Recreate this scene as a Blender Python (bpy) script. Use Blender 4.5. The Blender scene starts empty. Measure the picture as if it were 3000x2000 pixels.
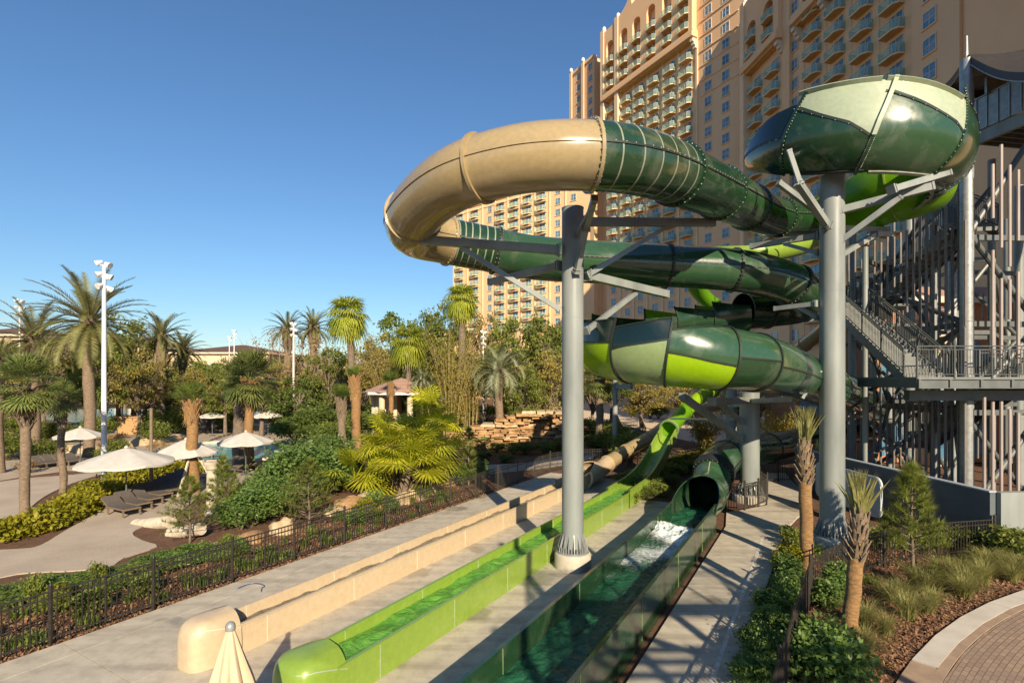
import bpy, math, random
import numpy as np
from mathutils import Vector, Matrix
random.seed(7); RNG = np.random.default_rng(7)
SC = bpy.context.scene; COL = SC.collection
F = 1544.0; UC = 1500.0; VH = 1110.0; EYE = 6.0     # focal length in photo pixels, principal column, horizon row, eye height
R = math.radians
def W(u, v, Y): return ((u-UC)/F*Y, Y, EYE-(v-VH)/F*Y)
def G(u, v, z=0.0):
    Y = (EYE-z)*F/(v-VH); return ((u-UC)/F*Y, Y, z)
ES = (0.5037, 0.8639); ET = (0.8639, -0.5037)
def ST(s, t, z=0.0): return (s*ES[0]+t*ET[0], s*ES[1]+t*ET[1], z)
SUN_EL, SUN_AZ = 26.0, 15.5    # degrees: elevation, and azimuth to the right of straight behind the camera
S3 = Vector((math.sin(R(SUN_AZ))*math.cos(R(SUN_EL)), -math.cos(R(SUN_AZ))*math.cos(R(SUN_EL)), math.sin(R(SUN_EL))))

# ---------------------------------------------------------------- materials
def nodes(name):
    m = bpy.data.materials.new(name); m.use_nodes = True
    nt = m.node_tree; b = nt.nodes['Principled BSDF']; return m, nt, b
def ramp(nt, fac, stops):
    r = nt.nodes.new('ShaderNodeValToRGB'); el = r.color_ramp.elements
    while len(el) < len(stops): el.new(0.5)
    for e, (p, c) in zip(el, stops): e.position = p; e.color = (*c, 1)
    nt.links.new(fac, r.inputs[0]); return r.outputs[0]
def noise(nt, vec, scale, detail=4, rough=0.55, dist=0.0):
    n = nt.nodes.new('ShaderNodeTexNoise'); n.inputs['Scale'].default_value = scale; n.inputs['Detail'].default_value = detail
    n.inputs['Roughness'].default_value = rough; n.inputs['Distortion'].default_value = dist
    if vec: nt.links.new(vec, n.inputs['Vector'])
    return n.outputs[0]
def coord(nt, scale=(1, 1, 1), kind='Object', rot=(0, 0, 0)):
    t = nt.nodes.new('ShaderNodeTexCoord'); mp = nt.nodes.new('ShaderNodeMapping')
    mp.inputs['Scale'].default_value = scale; mp.inputs['Rotation'].default_value = rot
    nt.links.new(t.outputs[kind], mp.inputs[0]); return mp.outputs[0]
def mixc(nt, fac, a, b, mode='MIX'):
    m = nt.nodes.new('ShaderNodeMix'); m.data_type = 'RGBA'; m.blend_type = mode
    if isinstance(fac, (int, float)): m.inputs[0].default_value = fac
    else: nt.links.new(fac, m.inputs[0])
    for i, x in ((6, a), (7, b)):
        if isinstance(x, tuple): m.inputs[i].default_value = (*x, 1)
        else: nt.links.new(x, m.inputs[i])
    return m.outputs[2]
def bump(nt, b, h, strength=0.3, dist=0.02):
    n = nt.nodes.new('ShaderNodeBump'); n.inputs['Strength'].default_value = strength; n.inputs['Distance'].default_value = dist
    nt.links.new(h, n.inputs['Height']); nt.links.new(n.outputs[0], b.inputs['Normal'])
def P(name, c, c2=None, sc=3.0, rough=0.6, bmp=0.0, bsc=None, metal=0.0, coat=0.0, spec=0.5, stretch=(1, 1, 1), lo=0.35, hi=0.65, rvar=0.0, bdist=0.02, detail=5):
    m, nt, b = nodes(name); v = coord(nt, stretch)
    c2 = c2 or tuple(x*0.8 for x in c)
    n = noise(nt, v, sc, detail)
    nt.links.new(ramp(nt, n, [(lo, c), (hi, c2)]), b.inputs['Base Color'])
    b.inputs['Roughness'].default_value = rough; b.inputs['Metallic'].default_value = metal
    b.inputs['Coat Weight'].default_value = coat; b.inputs['Coat Roughness'].default_value = 0.06
    b.inputs['Specular IOR Level'].default_value = spec
    if rvar:
        n2 = noise(nt, v, sc*2.3, 4); mr = nt.nodes.new('ShaderNodeMapRange')
        mr.inputs[1].default_value = 0.3; mr.inputs[2].default_value = 0.7; mr.inputs[3].default_value = max(0.02, rough-rvar); mr.inputs[4].default_value = rough+rvar
        nt.links.new(n2, mr.inputs[0]); nt.links.new(mr.outputs[0], b.inputs['Roughness'])
    if bmp: bump(nt, b, noise(nt, v, bsc or sc*6, 5), bmp, bdist)
    return m
def translucent(m, c, k):
    nt = m.node_tree; b = nt.nodes['Principled BSDF']; tr = nt.nodes.new('ShaderNodeBsdfTranslucent'); tr.inputs[0].default_value = (*c, 1)
    mx = nt.nodes.new('ShaderNodeMixShader'); mx.inputs[0].default_value = k; nt.links.new(b.outputs[0], mx.inputs[1]); nt.links.new(tr.outputs[0], mx.inputs[2]); nt.links.new(mx.outputs[0], nt.nodes['Material Output'].inputs[0])
def leafmat(name, c, c2, sc=1.2, trans=0.35, rough=0.5):
    m, nt, b = nodes(name); v = coord(nt)
    oi = nt.nodes.new('ShaderNodeObjectInfo')
    n = noise(nt, v, sc, 3); n2 = noise(nt, v, sc*9, 2)
    col = ramp(nt, n, [(0.3, c), (0.7, c2)])
    col = mixc(nt, 0.35, col, ramp(nt, n2, [(0.3, tuple(x*0.5 for x in c)), (0.75, tuple(min(1, x*1.5) for x in c2))]))
    hs = nt.nodes.new('ShaderNodeHueSaturation'); nt.links.new(col, hs.inputs['Color'])
    mr = nt.nodes.new('ShaderNodeMapRange'); mr.inputs[3].default_value = 0.8; mr.inputs[4].default_value = 1.2
    nt.links.new(oi.outputs['Random'], mr.inputs[0]); nt.links.new(mr.outputs[0], hs.inputs['Value'])
    nt.links.new(hs.outputs[0], b.inputs['Base Color']); b.inputs['Roughness'].default_value = rough
    b.inputs['Specular IOR Level'].default_value = 0.3
    tr = nt.nodes.new('ShaderNodeBsdfTranslucent'); nt.links.new(hs.outputs[0], tr.inputs[0])
    mx = nt.nodes.new('ShaderNodeMixShader'); mx.inputs[0].default_value = trans
    out = nt.nodes['Material Output']
    nt.links.new(b.outputs[0], mx.inputs[1]); nt.links.new(tr.outputs[0], mx.inputs[2]); nt.links.new(mx.outputs[0], out.inputs[0])
    return m
def fibreglass(name, c, dirt=(0.20, 0.22, 0.16), amount=0.25, rough=0.14):
    # gelcoat: streaky chalk marks, water scale, glossy
    m, nt, b = nodes(name); v = coord(nt)
    n1 = noise(nt, v, 1.1, 6, 0.62, 0.6); n2 = noise(nt, v, 7.0, 5, 0.6)
    base = mixc(nt, ramp(nt, n2, [(0.3, (0, 0, 0)), (0.8, (1, 1, 1))]), c, tuple(x*0.8 for x in c))
    f = ramp(nt, n1, [(0.52, (0, 0, 0)), (0.72, (amount,)*3)])
    col = mixc(nt, f, base, dirt)
    nt.links.new(col, b.inputs['Base Color'])
    mr = nt.nodes.new('ShaderNodeMapRange'); mr.inputs[1].default_value = 0.35; mr.inputs[2].default_value = 0.7
    mr.inputs[3].default_value = rough; mr.inputs[4].default_value = rough+0.2
    nt.links.new(n1, mr.inputs[0]); nt.links.new(mr.outputs[0], b.inputs['Roughness'])
    b.inputs['Coat Weight'].default_value = 0.35; b.inputs['Coat Roughness'].default_value = 0.05
    bump(nt, b, noise(nt, v, 2.2, 2), 0.06, 0.03)
    return m
MT = {}
MT['dgreen'] = fibreglass('dark_green_gelcoat', (0.015, 0.047, 0.020))
MT['dgreen2'] = fibreglass('deep_green_gelcoat', (0.010, 0.034, 0.020), amount=0.10)
MT['navy'] = fibreglass('blackish_green_gelcoat', (0.006, 0.017, 0.015), (0.05, 0.07, 0.06), 0.10, 0.1)
MT['mgreen'] = fibreglass('mid_green_gelcoat', (0.028, 0.076, 0.035), amount=0.26)
MT['pale'] = fibreglass('pale_green_gelcoat', (0.37, 0.435, 0.30), (0.42, 0.45, 0.37), 0.25, 0.3)
MT['sage'] = fibreglass('sage_green_gelcoat', (0.22, 0.30, 0.13), (0.3, 0.33, 0.2), 0.2, 0.25)
MT['lime'] = fibreglass('lime_green_gelcoat', (0.20, 0.42, 0.015), (0.25, 0.4, 0.05), 0.2, 0.2)
MT['lime2'] = fibreglass('yellow_lime_gelcoat', (0.36, 0.58, 0.01), (0.4, 0.5, 0.05), 0.2, 0.25)
MT['leafg'] = fibreglass('leaf_green_gelcoat', (0.22, 0.34, 0.045), (0.32, 0.4, 0.12), 0.25, 0.22)
MT['tan'] = fibreglass('tan_gelcoat', (0.37, 0.285, 0.15), (0.26, 0.225, 0.14), 0.5, 0.10)
MT['tan2'] = fibreglass('sand_gelcoat', (0.55, 0.43, 0.275), (0.5, 0.42, 0.31), 0.35, 0.3)
translucent(MT['lime'], (0.45, 0.85, 0.03), 0.45); translucent(MT['lime2'], (0.6, 0.9, 0.03), 0.3)
MT['black'] = P('dark_seam', (0.012, 0.016, 0.013), (0.02, 0.026, 0.02), 20, 0.5)
MT['bolt'] = P('bolt_zinc', (0.30, 0.33, 0.29), (0.2, 0.23, 0.2), 30, 0.5)
MT['stripe'] = P('pale_stripe', (0.26, 0.28, 0.22), (0.2, 0.22, 0.17), 8, 0.5)
MT['steel'] = P('grey_painted_steel', (0.27, 0.295, 0.28), (0.17, 0.19, 0.185), 1.5, 0.4, 0.05, 40, rvar=0.12, stretch=(1, 1, 0.22), lo=0.3, hi=0.72)
MT['dsteel'] = P('dark_grey_steel', (0.12, 0.135, 0.13), (0.09, 0.10, 0.10), 2.0, 0.45, 0.05, 40)
MT['shaded_rail'] = P('shaded_rail_steel', (0.062, 0.07, 0.068), (0.045, 0.05, 0.05), 3.0, 0.45)  # galvanised rails, darkened in the colour to stand for shade on them
MT['msteel'] = P('mid_grey_steel', (0.17, 0.185, 0.18), (0.13, 0.145, 0.14), 2.0, 0.42, 0.05, 40)
MT['galv'] = P('galvanised_steel', (0.36, 0.37, 0.36), (0.26, 0.28, 0.28), 5, 0.42, metal=0.35, rvar=0.1)
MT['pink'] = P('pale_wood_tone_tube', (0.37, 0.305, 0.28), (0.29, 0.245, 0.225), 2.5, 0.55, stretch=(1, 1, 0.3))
MT['shade_tube'] = P('shaded_tube_tone', (0.20, 0.175, 0.165), (0.15, 0.135, 0.13), 2.5, 0.5)  # darker copy of the hanging tube colour, the shaded sides' tone painted in
MT['fence'] = P('black_bronze_paint', (0.022, 0.018, 0.014), (0.035, 0.03, 0.024), 6, 0.4)
MT['white'] = P('white_paint', (0.75, 0.75, 0.74), (0.66, 0.66, 0.65), 3, 0.4)
MT['canvas'] = P('beige_canvas', (0.55, 0.52, 0.47), (0.48, 0.45, 0.41), 3, 0.85, 0.15, 60)
MT['canvas2'] = P('cream_canvas', (0.60, 0.47, 0.31), (0.54, 0.42, 0.27), 4, 0.85, 0.2, 50)
MT['sling'] = P('grey_brown_sling', (0.11, 0.095, 0.085), (0.085, 0.075, 0.07), 9, 0.8, 0.1, 80)
MT['lwood'] = P('lounger_frame', (0.20, 0.145, 0.095), (0.15, 0.11, 0.07), 10, 0.6)
MT['bark'] = P('grey_bark', (0.20, 0.155, 0.115), (0.12, 0.09, 0.065), 9, 0.9, 0.6, 22, stretch=(1, 1, 0.5), bdist=0.03)
MT['pbark'] = P('palm_trunk_bark', (0.255, 0.19, 0.13), (0.15, 0.105, 0.07), 7, 0.9, 0.8, 26, stretch=(1, 1, 2.2), bdist=0.04)
MT['obark'] = P('orange_palm_bark', (0.36, 0.21, 0.085), (0.20, 0.11, 0.045), 7, 0.9, 0.8, 30, stretch=(1, 1, 3), bdist=0.04)
MT['boots'] = P('palm_boots', (0.23, 0.175, 0.12), (0.13, 0.095, 0.065), 12, 0.9, 0.4, 40)
MT['stone'] = P('pale_carved_stone', (0.60, 0.52, 0.40), (0.45, 0.38, 0.28), 5, 0.85, 0.4, 30)
MT['rock'] = P('ochre_rock', (0.44, 0.27, 0.125), (0.25, 0.14, 0.06), 2.0, 0.9, 0.9, 7, bdist=0.06)
MT['rock2'] = P('pale_rock', (0.56, 0.45, 0.29), (0.38, 0.26, 0.14), 2.4, 0.9, 0.8, 8, bdist=0.05)
MT['tile'] = P('terracotta_roof', (0.40, 0.25, 0.19), (0.29, 0.175, 0.13), 9, 0.85, 0.6, 24)
MT['dtile'] = P('brown_roof_tile', (0.13, 0.075, 0.05), (0.09, 0.05, 0.035), 6, 0.85, 0.4, 20)
MT['cream'] = P('cream_stucco', (0.66, 0.52, 0.35), (0.58, 0.45, 0.30), 0.6, 0.85, 0.1, 30)
MT['peach'] = P('peach_stucco', (0.80, 0.52, 0.29), (0.74, 0.47, 0.255), 0.12, 0.85, 0.1, 9)
MT['peach2'] = P('pale_peach_trim', (0.82, 0.60, 0.37), (0.76, 0.54, 0.33), 0.4, 0.85)
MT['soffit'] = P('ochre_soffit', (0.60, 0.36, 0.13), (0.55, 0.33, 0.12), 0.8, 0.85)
MT['trim'] = P('cream_trim', (0.66, 0.58, 0.45), (0.6, 0.52, 0.4), 1.5, 0.8)
MT['orange'] = P('terracotta_stucco', (0.42, 0.19, 0.09), (0.36, 0.16, 0.075), 0.5, 0.85)
MT['gwall'] = P('blue_grey_wall', (0.105, 0.125, 0.135), (0.085, 0.10, 0.11), 0.9, 0.8, 0.25, 14, stretch=(1, 1, 3))
MT['signb'] = P('pale_sign_back', (0.36, 0.41, 0.45), (0.33, 0.38, 0.42), 3, 0.6, 0.3, 5, stretch=(0.2, 0.2, 8))
MT['blacktop'] = P('black_fabric', (0.018, 0.015, 0.015), (0.028, 0.025, 0.024), 3, 0.55)
MT['bluehose'] = P('blue_hose', (0.03, 0.06, 0.22), (0.025, 0.05, 0.17), 10, 0.4)
MT['tread'] = P('pale_concrete_tread', (0.19, 0.20, 0.185), (0.15, 0.155, 0.145), 4, 0.8, 0.1, 30)
MT['mud'] = P('warm_plank', (0.45, 0.27, 0.12), (0.38, 0.22, 0.1), 4, 0.8)
MT['twig'] = P('pale_twigs', (0.26, 0.19, 0.12), (0.18, 0.13, 0.08), 5, 0.9)
L = {}
L['date'] = leafmat('date_palm_green', (0.149, 0.172, 0.057), (0.299, 0.282, 0.103), 0.6, 0.4)
L['fan'] = leafmat('cabbage_palm_green', (0.127, 0.190, 0.052), (0.276, 0.305, 0.092), 0.8, 0.45)
L['bright'] = leafmat('yellow_green_fan', (0.360, 0.444, 0.024), (0.672, 0.624, 0.048), 0.7, 0.5)
L['silver'] = leafmat('silver_palm', (0.20, 0.23, 0.13), (0.33, 0.34, 0.20), 0.8, 0.25)
L['dark'] = leafmat('dark_evergreen', (0.090, 0.150, 0.036), (0.225, 0.285, 0.063), 0.5, 0.5)
L['mid'] = leafmat('mid_green', (0.123, 0.181, 0.036), (0.290, 0.312, 0.065), 0.5, 0.5)
L['olive'] = leafmat('olive_yellow', (0.221, 0.202, 0.046), (0.442, 0.364, 0.091), 0.5, 0.5)
L['bamboo'] = leafmat('bamboo_yellow', (0.275, 0.237, 0.040), (0.500, 0.400, 0.075), 0.5, 0.5)
L['rust'] = leafmat('russet_leaf', (0.312, 0.204, 0.084), (0.456, 0.324, 0.156), 0.6, 0.4)
L['hedge'] = leafmat('yellow_hedge', (0.10, 0.13, 0.010), (0.33, 0.29, 0.02), 0.9, 0.4)
L['pine'] = leafmat('pine_needles', (0.20, 0.27, 0.055), (0.36, 0.39, 0.09), 1.5, 0.55)
L['grass'] = leafmat('dry_grass', (0.230, 0.247, 0.069), (0.414, 0.380, 0.149), 1.5, 0.45)
L['shrub'] = leafmat('glossy_shrub', (0.094, 0.181, 0.045), (0.225, 0.312, 0.075), 1.6, 0.45, 0.4)
L['lily'] = leafmat('lily_green', (0.102, 0.168, 0.030), (0.240, 0.288, 0.060), 1.4, 0.45)
L['tan'] = leafmat('dry_frond', (0.30, 0.22, 0.11), (0.22, 0.15, 0.08), 1.5, 0.25)

# ---------------------------------------------------------------- mesh builder
class MB:
    def __init__(s): s.v = []; s.f = []; s.m = []
    def add(s, vs, fs, mi=0):
        o = len(s.v); s.v.extend([tuple(p) for p in vs])
        for f in fs: s.f.append(tuple(i+o for i in f)); s.m.append(mi)
    def box(s, c, d, rz=0.0, mi=0, taper=1.0):
        x, y, z = c; hx, hy, hz = d[0]/2, d[1]/2, d[2]/2; cr, sr = math.cos(rz), math.sin(rz); vs = []
        for k, dz in ((1.0, -hz), (taper, hz)):
            for ax, ay in ((-hx, -hy), (hx, -hy), (hx, hy), (-hx, hy)):
                ax *= k; ay *= k; vs.append((x+ax*cr-ay*sr, y+ax*sr+ay*cr, z+dz))
        s.add(vs, [(3, 2, 1, 0), (4, 5, 6, 7), (0, 1, 5, 4), (1, 2, 6, 5), (2, 3, 7, 6), (3, 0, 4, 7)], mi)
    def bar(s, p, q, w, h=None, mi=0, up=(0, 0, 1)):
        h = h or w; p = Vector(p); q = Vector(q); d = (q-p).normalized(); u = Vector(up)
        if abs(d.dot(u)) > 0.98: u = Vector((1, 0, 0))
        a = d.cross(u).normalized()*(w/2); b = a.cross(d).normalized()*(h/2)
        vs = [e+x for e in (p, q) for x in (-a-b, a-b, a+b, -a+b)]
        s.add(vs, [(3, 2, 1, 0), (4, 5, 6, 7), (0, 1, 5, 4), (1, 2, 6, 5), (2, 3, 7, 6), (3, 0, 4, 7)], mi)
    def cyl(s, p, q, r0, r1=None, n=10, mi=0, caps=True):
        s.tube([p, q], [r0, r0 if r1 is None else r1], n, mi, caps)
    def tube(s, pts, rs, n=8, mi=0, caps=True):
        pts = [Vector(p) for p in pts]; o = len(s.v); k = len(pts)
        if isinstance(rs, (int, float)): rs = [rs]*k
        ref = None
        for i, p in enumerate(pts):
            d = (pts[min(i+1, k-1)]-pts[max(i-1, 0)])
            d = d.normalized() if d.length > 1e-9 else Vector((0, 0, 1))
            if ref is None: ref = Vector((0, 0, 1)) if abs(d.z) < 0.9 else Vector((1, 0, 0))
            a = d.cross(ref)
            if a.length < 1e-4: a = d.cross(Vector((0.3, 1, 0.2)))
            a.normalize(); b = d.cross(a); 
            for j in range(n):
                t = 2*math.pi*j/n; s.v.append(tuple(p+(a*math.cos(t)+b*math.sin(t))*rs[i]))
        for i in range(k-1):
            for j in range(n):
                a0 = o+i*n+j; a1 = o+i*n+(j+1) % n; s.f.append((a0, a1, a1+n, a0+n)); s.m.append(mi)
        if caps and n > 2:
            s.f.append(tuple(o+j for j in reversed(range(n)))); s.m.append(mi)
            s.f.append(tuple(o+(k-1)*n+j for j in range(n))); s.m.append(mi)
    def lathe(s, prof, c=(0, 0, 0), n=20, mi=0, jit=0.0):
        o = len(s.v); k = len(prof)
        for r, z in prof:
            for j in range(n):
                t = 2*math.pi*j/n; rr = r*(1+random.uniform(-jit, jit))
                s.v.append((c[0]+rr*math.cos(t), c[1]+rr*math.sin(t), c[2]+z))
        for i in range(k-1):
            for j in range(n):
                a0 = o+i*n+j; a1 = o+i*n+(j+1) % n; s.f.append((a0, a1, a1+n, a0+n)); s.m.append(mi)
        s.f.append(tuple(o+j for j in reversed(range(n)))); s.m.append(mi)
        s.f.append(tuple(o+(k-1)*n+j for j in range(n))); s.m.append(mi)
    def prism(s, poly, z0, z1, mi=0, side=None):
        n = len(poly); side = mi if side is None else side
        ar = sum(poly[i][0]*poly[(i+1) % n][1]-poly[(i+1) % n][0]*poly[i][1] for i in range(n))
        if ar < 0: poly = poly[::-1]
        vs = [(p[0], p[1], z0) for p in poly]+[(p[0], p[1], z1) for p in poly]
        s.add(vs, [tuple(range(n, 2*n))], mi); o = len(s.v)-2*n
        for i in range(n):
            j = (i+1) % n; s.f.append((o+i, o+j, o+n+j, o+n+i)); s.m.append(side)
        s.f.append(tuple(o+i for i in reversed(range(n)))); s.m.append(side)
    def grid(s, rows, mi=0, closed=False, mfun=None):
        k = len(rows); n = len(rows[0]); o = len(s.v)
        for r in rows: s.v.extend([tuple(p) for p in r])
        for i in range(k-1):
            for j in range(n if closed else n-1):
                a0 = o+i*n+j; a1 = o+i*n+(j+1) % n
                s.f.append((a0, a1, a1+n, a0+n)); s.m.append(mfun(i, j) if mfun else mi)
    def quads(s, arr, mi=0):      # arr (N,k,3)
        N, k, _ = arr.shape; o = len(s.v)
        s.v.extend(map(tuple, arr.reshape(-1, 3).tolist()))
        for i in range(N): s.f.append(tuple(range(o+i*k, o+i*k+k))); s.m.append(mi)
    def obj(s, name, mats, parent=None, smooth=None, loc=None):
        me = bpy.data.meshes.new(name); me.from_pydata(s.v, [], s.f)
        if not isinstance(mats, (list, tuple)): mats = [mats]
        for m in mats: me.materials.append(m)
        if len(mats) > 1: me.polygons.foreach_set('material_index', s.m)
        if smooth is not None:
            me.polygons.foreach_set('use_smooth', [True]*len(me.polygons))
            if smooth < 179: me.set_sharp_from_angle(angle=R(smooth))
        me.update()
        o = bpy.data.objects.new(name, me); COL.objects.link(o)
        if parent: o.parent = parent
        if loc: o.location = loc
        return o
def thing(name, label, cat, loc=(0, 0, 0), rz=0.0, group=None):
    o = bpy.data.objects.new(name, None); COL.objects.link(o); o.empty_display_size = 0.2
    o.location = loc; o.rotation_euler = (0, 0, rz); return tag(o, label, cat, group)
def tag(o, label=None, cat=None, group=None, kind=None):
    if label: o['label'] = label
    if cat: o['category'] = cat
    if group: o['group'] = group
    if kind: o['kind'] = kind
    return o
def struct(o): o['kind'] = 'structure'; return o
def dup(src, loc, rz=0.0, sc=(1, 1, 1), label=None, group=None, par=None):
    c = src.copy(); COL.objects.link(c)
    if par is None:
        c.location = loc; c.rotation_euler = (0, 0, rz); c.scale = sc if isinstance(sc, tuple) else (sc, sc, sc)
        if label: c['label'] = label
        if group: c['group'] = group
        elif 'group' in c: del c['group']
    else: c.parent = par
    for ch in src.children: dup(ch, None, par=c)
    return c
def crm(pts, n):          # Catmull-Rom through tuples of any length, n steps per span
    a = np.array(pts, float); out = []
    e = np.vstack([2*a[0]-a[1], a, 2*a[-1]-a[-2]])
    for i in range(len(a)-1):
        p0, p1, p2, p3 = e[i], e[i+1], e[i+2], e[i+3]
        for k in range(n):
            t = k/n; out.append(0.5*((2*p1)+(-p0+p2)*t+(2*p0-5*p1+4*p2-p3)*t*t+(-p0+3*p1-3*p2+p3)*t**3))
    out.append(a[-1]); return np.array(out)
def desc(o):
    for c in o.children:
        yield c; yield from desc(c)
def settle(root, base=None):      # move a thing's Empty to its base, its meshes staying where they are
    ds = list(desc(root)) if root.children else [root]
    if base is None:
        P_ = [o.matrix_basis @ v.co if o.parent is root else v.co.copy() for o in ds if o.type == 'MESH' for v in o.data.vertices]
        xs = [p.x for p in P_]; ys = [p.y for p in P_]; zs = [p.z for p in P_]
        base = Vector(((min(xs)+max(xs))/2, (min(ys)+max(ys))/2, min(zs)))
    base = Vector(base); done = set()
    for o in ds:
        if o.data.users == 1 and o.location.length < 1e-9 and o.data.name not in done:
            o.data.transform(Matrix.Translation(-base)); done.add(o.data.name)
        elif o.parent is root: o.location = o.location-base
    root.location = base; return root
# ---------------------------------------------------------------- camera, light, sky
cam = bpy.data.cameras.new('camera'); co = bpy.data.objects.new('camera', cam); COL.objects.link(co)
co.location = (0, 0, EYE); co.rotation_euler = (R(90), 0, 0); cam.sensor_width = 36.0; cam.lens = F/3000*36
cam.shift_y = 110/3000; cam.clip_end = 4000; cam.clip_start = 0.1; SC.camera = co
sd = bpy.data.lights.new('sun', 'SUN'); sd.energy = 4.2; sd.angle = R(0.5); sd.color = (1.0, 0.83, 0.60)
so = bpy.data.objects.new('sun', sd); COL.objects.link(so); so.rotation_euler = S3.to_track_quat('Z', 'Y').to_euler(); so.location = (8, -40, 40)
wd = bpy.data.worlds.new('World'); SC.world = wd; wd.use_nodes = True
sk = wd.node_tree.nodes.new('ShaderNodeTexSky'); sk.sky_type = 'NISHITA'; sk.sun_disc = False
sk.sun_elevation = R(SUN_EL); sk.sun_rotation = math.atan2(S3.x, S3.y); sk.air_density = 1.35; sk.dust_density = 0.0; sk.ozone_density = 8.0; sk.altitude = 0
bg = wd.node_tree.nodes['Background']; wd.node_tree.links.new(sk.outputs[0], bg.inputs[0]); bg.inputs[1].default_value = 0.065
SC.view_settings.view_transform = 'Standard'; SC.view_settings.look = 'None'; SC.view_settings.exposure = 1.0; SC.view_settings.gamma = 1.0
SC.cycles.max_bounces = 6; SC.cycles.transparent_max_bounces = 6; SC.cycles.transmission_bounces = 4; SC.cycles.use_denoising = True
SC.cycles.caustics_reflective = False; SC.cycles.caustics_refractive = False

# ---------------------------------------------------------------- ground and surfaces
def mulch_mat(name, c1, c2, c3):
    m, nt, b = nodes(name); v = coord(nt)
    n1 = noise(nt, v, 0.35, 4); n2 = noise(nt, v, 22, 6, 0.7); n3 = noise(nt, v, 3.0, 4)
    col = ramp(nt, n2, [(0.3, c1), (0.5, c2), (0.72, c3)])
    col = mixc(nt, ramp(nt, n3, [(0.4, (0, 0, 0)), (0.7, (0.6,)*3)]), col, tuple(x*0.5 for x in c2))
    nt.links.new(col, b.inputs['Base Color']); b.inputs['Roughness'].default_value = 0.95
    bump(nt, b, n2, 1.0, 0.05); return m
m_ground = mulch_mat('mulch_ground', (0.075, 0.038, 0.020), (0.145, 0.070, 0.036), (0.26, 0.14, 0.075))
mb = MB(); mb.add([(-1500, -400, -0.07), (1500, -400, -0.07), (1500, 2500, -0.07), (-1500, 2500, -0.07)], [(0, 1, 2, 3)])
struct(mb.obj('ground', m_ground))
mb = MB(); mb.prism([(19, 42), (120, 42), (120, 140), (-2, 134), (14, 70)], -0.3, -0.05); struct(mb.obj('bounce_ground', P('pale_bounce_tone', (0.62, 0.50, 0.37), (0.54, 0.43, 0.32), 0.4, 0.9)))  # pale ground sheet added to bounce warm sunlight onto the hotel
m, nt, b = nodes('concrete_deck'); v = coord(nt)
n1 = noise(nt, v, 0.32, 6, 0.6, 0.5); n2 = noise(nt, v, 2.6, 6, 0.65); n3 = noise(nt, v, 60, 3)
vs = coord(nt, (0.12, 2.2, 1), rot=(0, 0, -math.atan2(ES[1], ES[0]))); n4 = noise(nt, vs, 1.0, 5, 0.6)
col = ramp(nt, n1, [(0.3, (0.42, 0.385, 0.31)), (0.55, (0.52, 0.47, 0.375)), (0.75, (0.47, 0.40, 0.285))])
col = mixc(nt, ramp(nt, n2, [(0.44, (0, 0, 0)), (0.68, (0.55,)*3)]), col, (0.27, 0.24, 0.195))
col = mixc(nt, ramp(nt, n4, [(0.48, (0, 0, 0)), (0.72, (0.7,)*3)]), col, (0.25, 0.215, 0.17))
col = mixc(nt, 0.25, col, ramp(nt, n3, [(0.3, (0.25,)*3), (0.7, (0.7,)*3)]), 'OVERLAY')
nt.links.new(col, b.inputs['Base Color']); wet = ramp(nt, noise(nt, coord(nt, (0.5, 0.5, 1)), 1.0, 4, 0.5), [(0.60, (0, 0, 0)), (0.66, (1, 1, 1))]); col2 = mixc(nt, wet, col, mixc(nt, 1.0, col, (0.62, 0.62, 0.62), 'MULTIPLY')); nt.links.new(col2, b.inputs['Base Color'])
nt.links.new(ramp(nt, wet, [(0, (0.82,)*3), (1, (0.30,)*3)]), b.inputs['Roughness']); bump(nt, b, n3, 0.25, 0.01); MT['deck'] = m
MT['joint'] = P('dark_joint', (0.10, 0.095, 0.085), None, 10, 0.9)
m, nt, b = nodes('sand_path'); v = coord(nt)
col = ramp(nt, noise(nt, v, 0.5, 6), [(0.35, (0.36, 0.295, 0.225)), (0.7, (0.46, 0.385, 0.30))]); nt.links.new(col, b.inputs['Base Color'])
b.inputs['Roughness'].default_value = 0.95; bump(nt, b, noise(nt, v, 12, 5), 0.5, 0.03); MT['sand'] = m

# slabs between the water runouts, cast in lengths with open joints
T_FENCE = -15.05
def strip(mb, t0, t1, s0, s1, step, z0=-0.3, z1=0.0, gap=0.014):
    s = s0
    while s < s1-0.2:
        e = min(s1, s+step)
        mb.prism([ST(s+gap, t0)[:2], ST(e, t0)[:2], ST(e, t1)[:2], ST(s+gap, t1)[:2]], z0, z1); s = e
mb = MB()
strip(mb, -14.92, -14.1, 0.5, 30.5, 4.7); strip(mb, -14.08, -11.75, 0.5, 30.5, 4.7, z1=-0.002)
strip(mb, -11.74, -8.68, 0.5, 30.5, 6.6, z1=-0.004)
strip(mb, -8.66, -5.12, 0.5, 26.0, 6.6, z1=-0.003)
struct(mb.obj('concrete_deck', MT['deck']))
mb = MB(); mb.prism([ST(0.4, -14.93)[:2], ST(30.5, -14.93)[:2], ST(26, -5.1)[:2], ST(0.4, -5.1)[:2]], -0.4, -0.05); struct(mb.obj('deck_base', MT['joint']))
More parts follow.
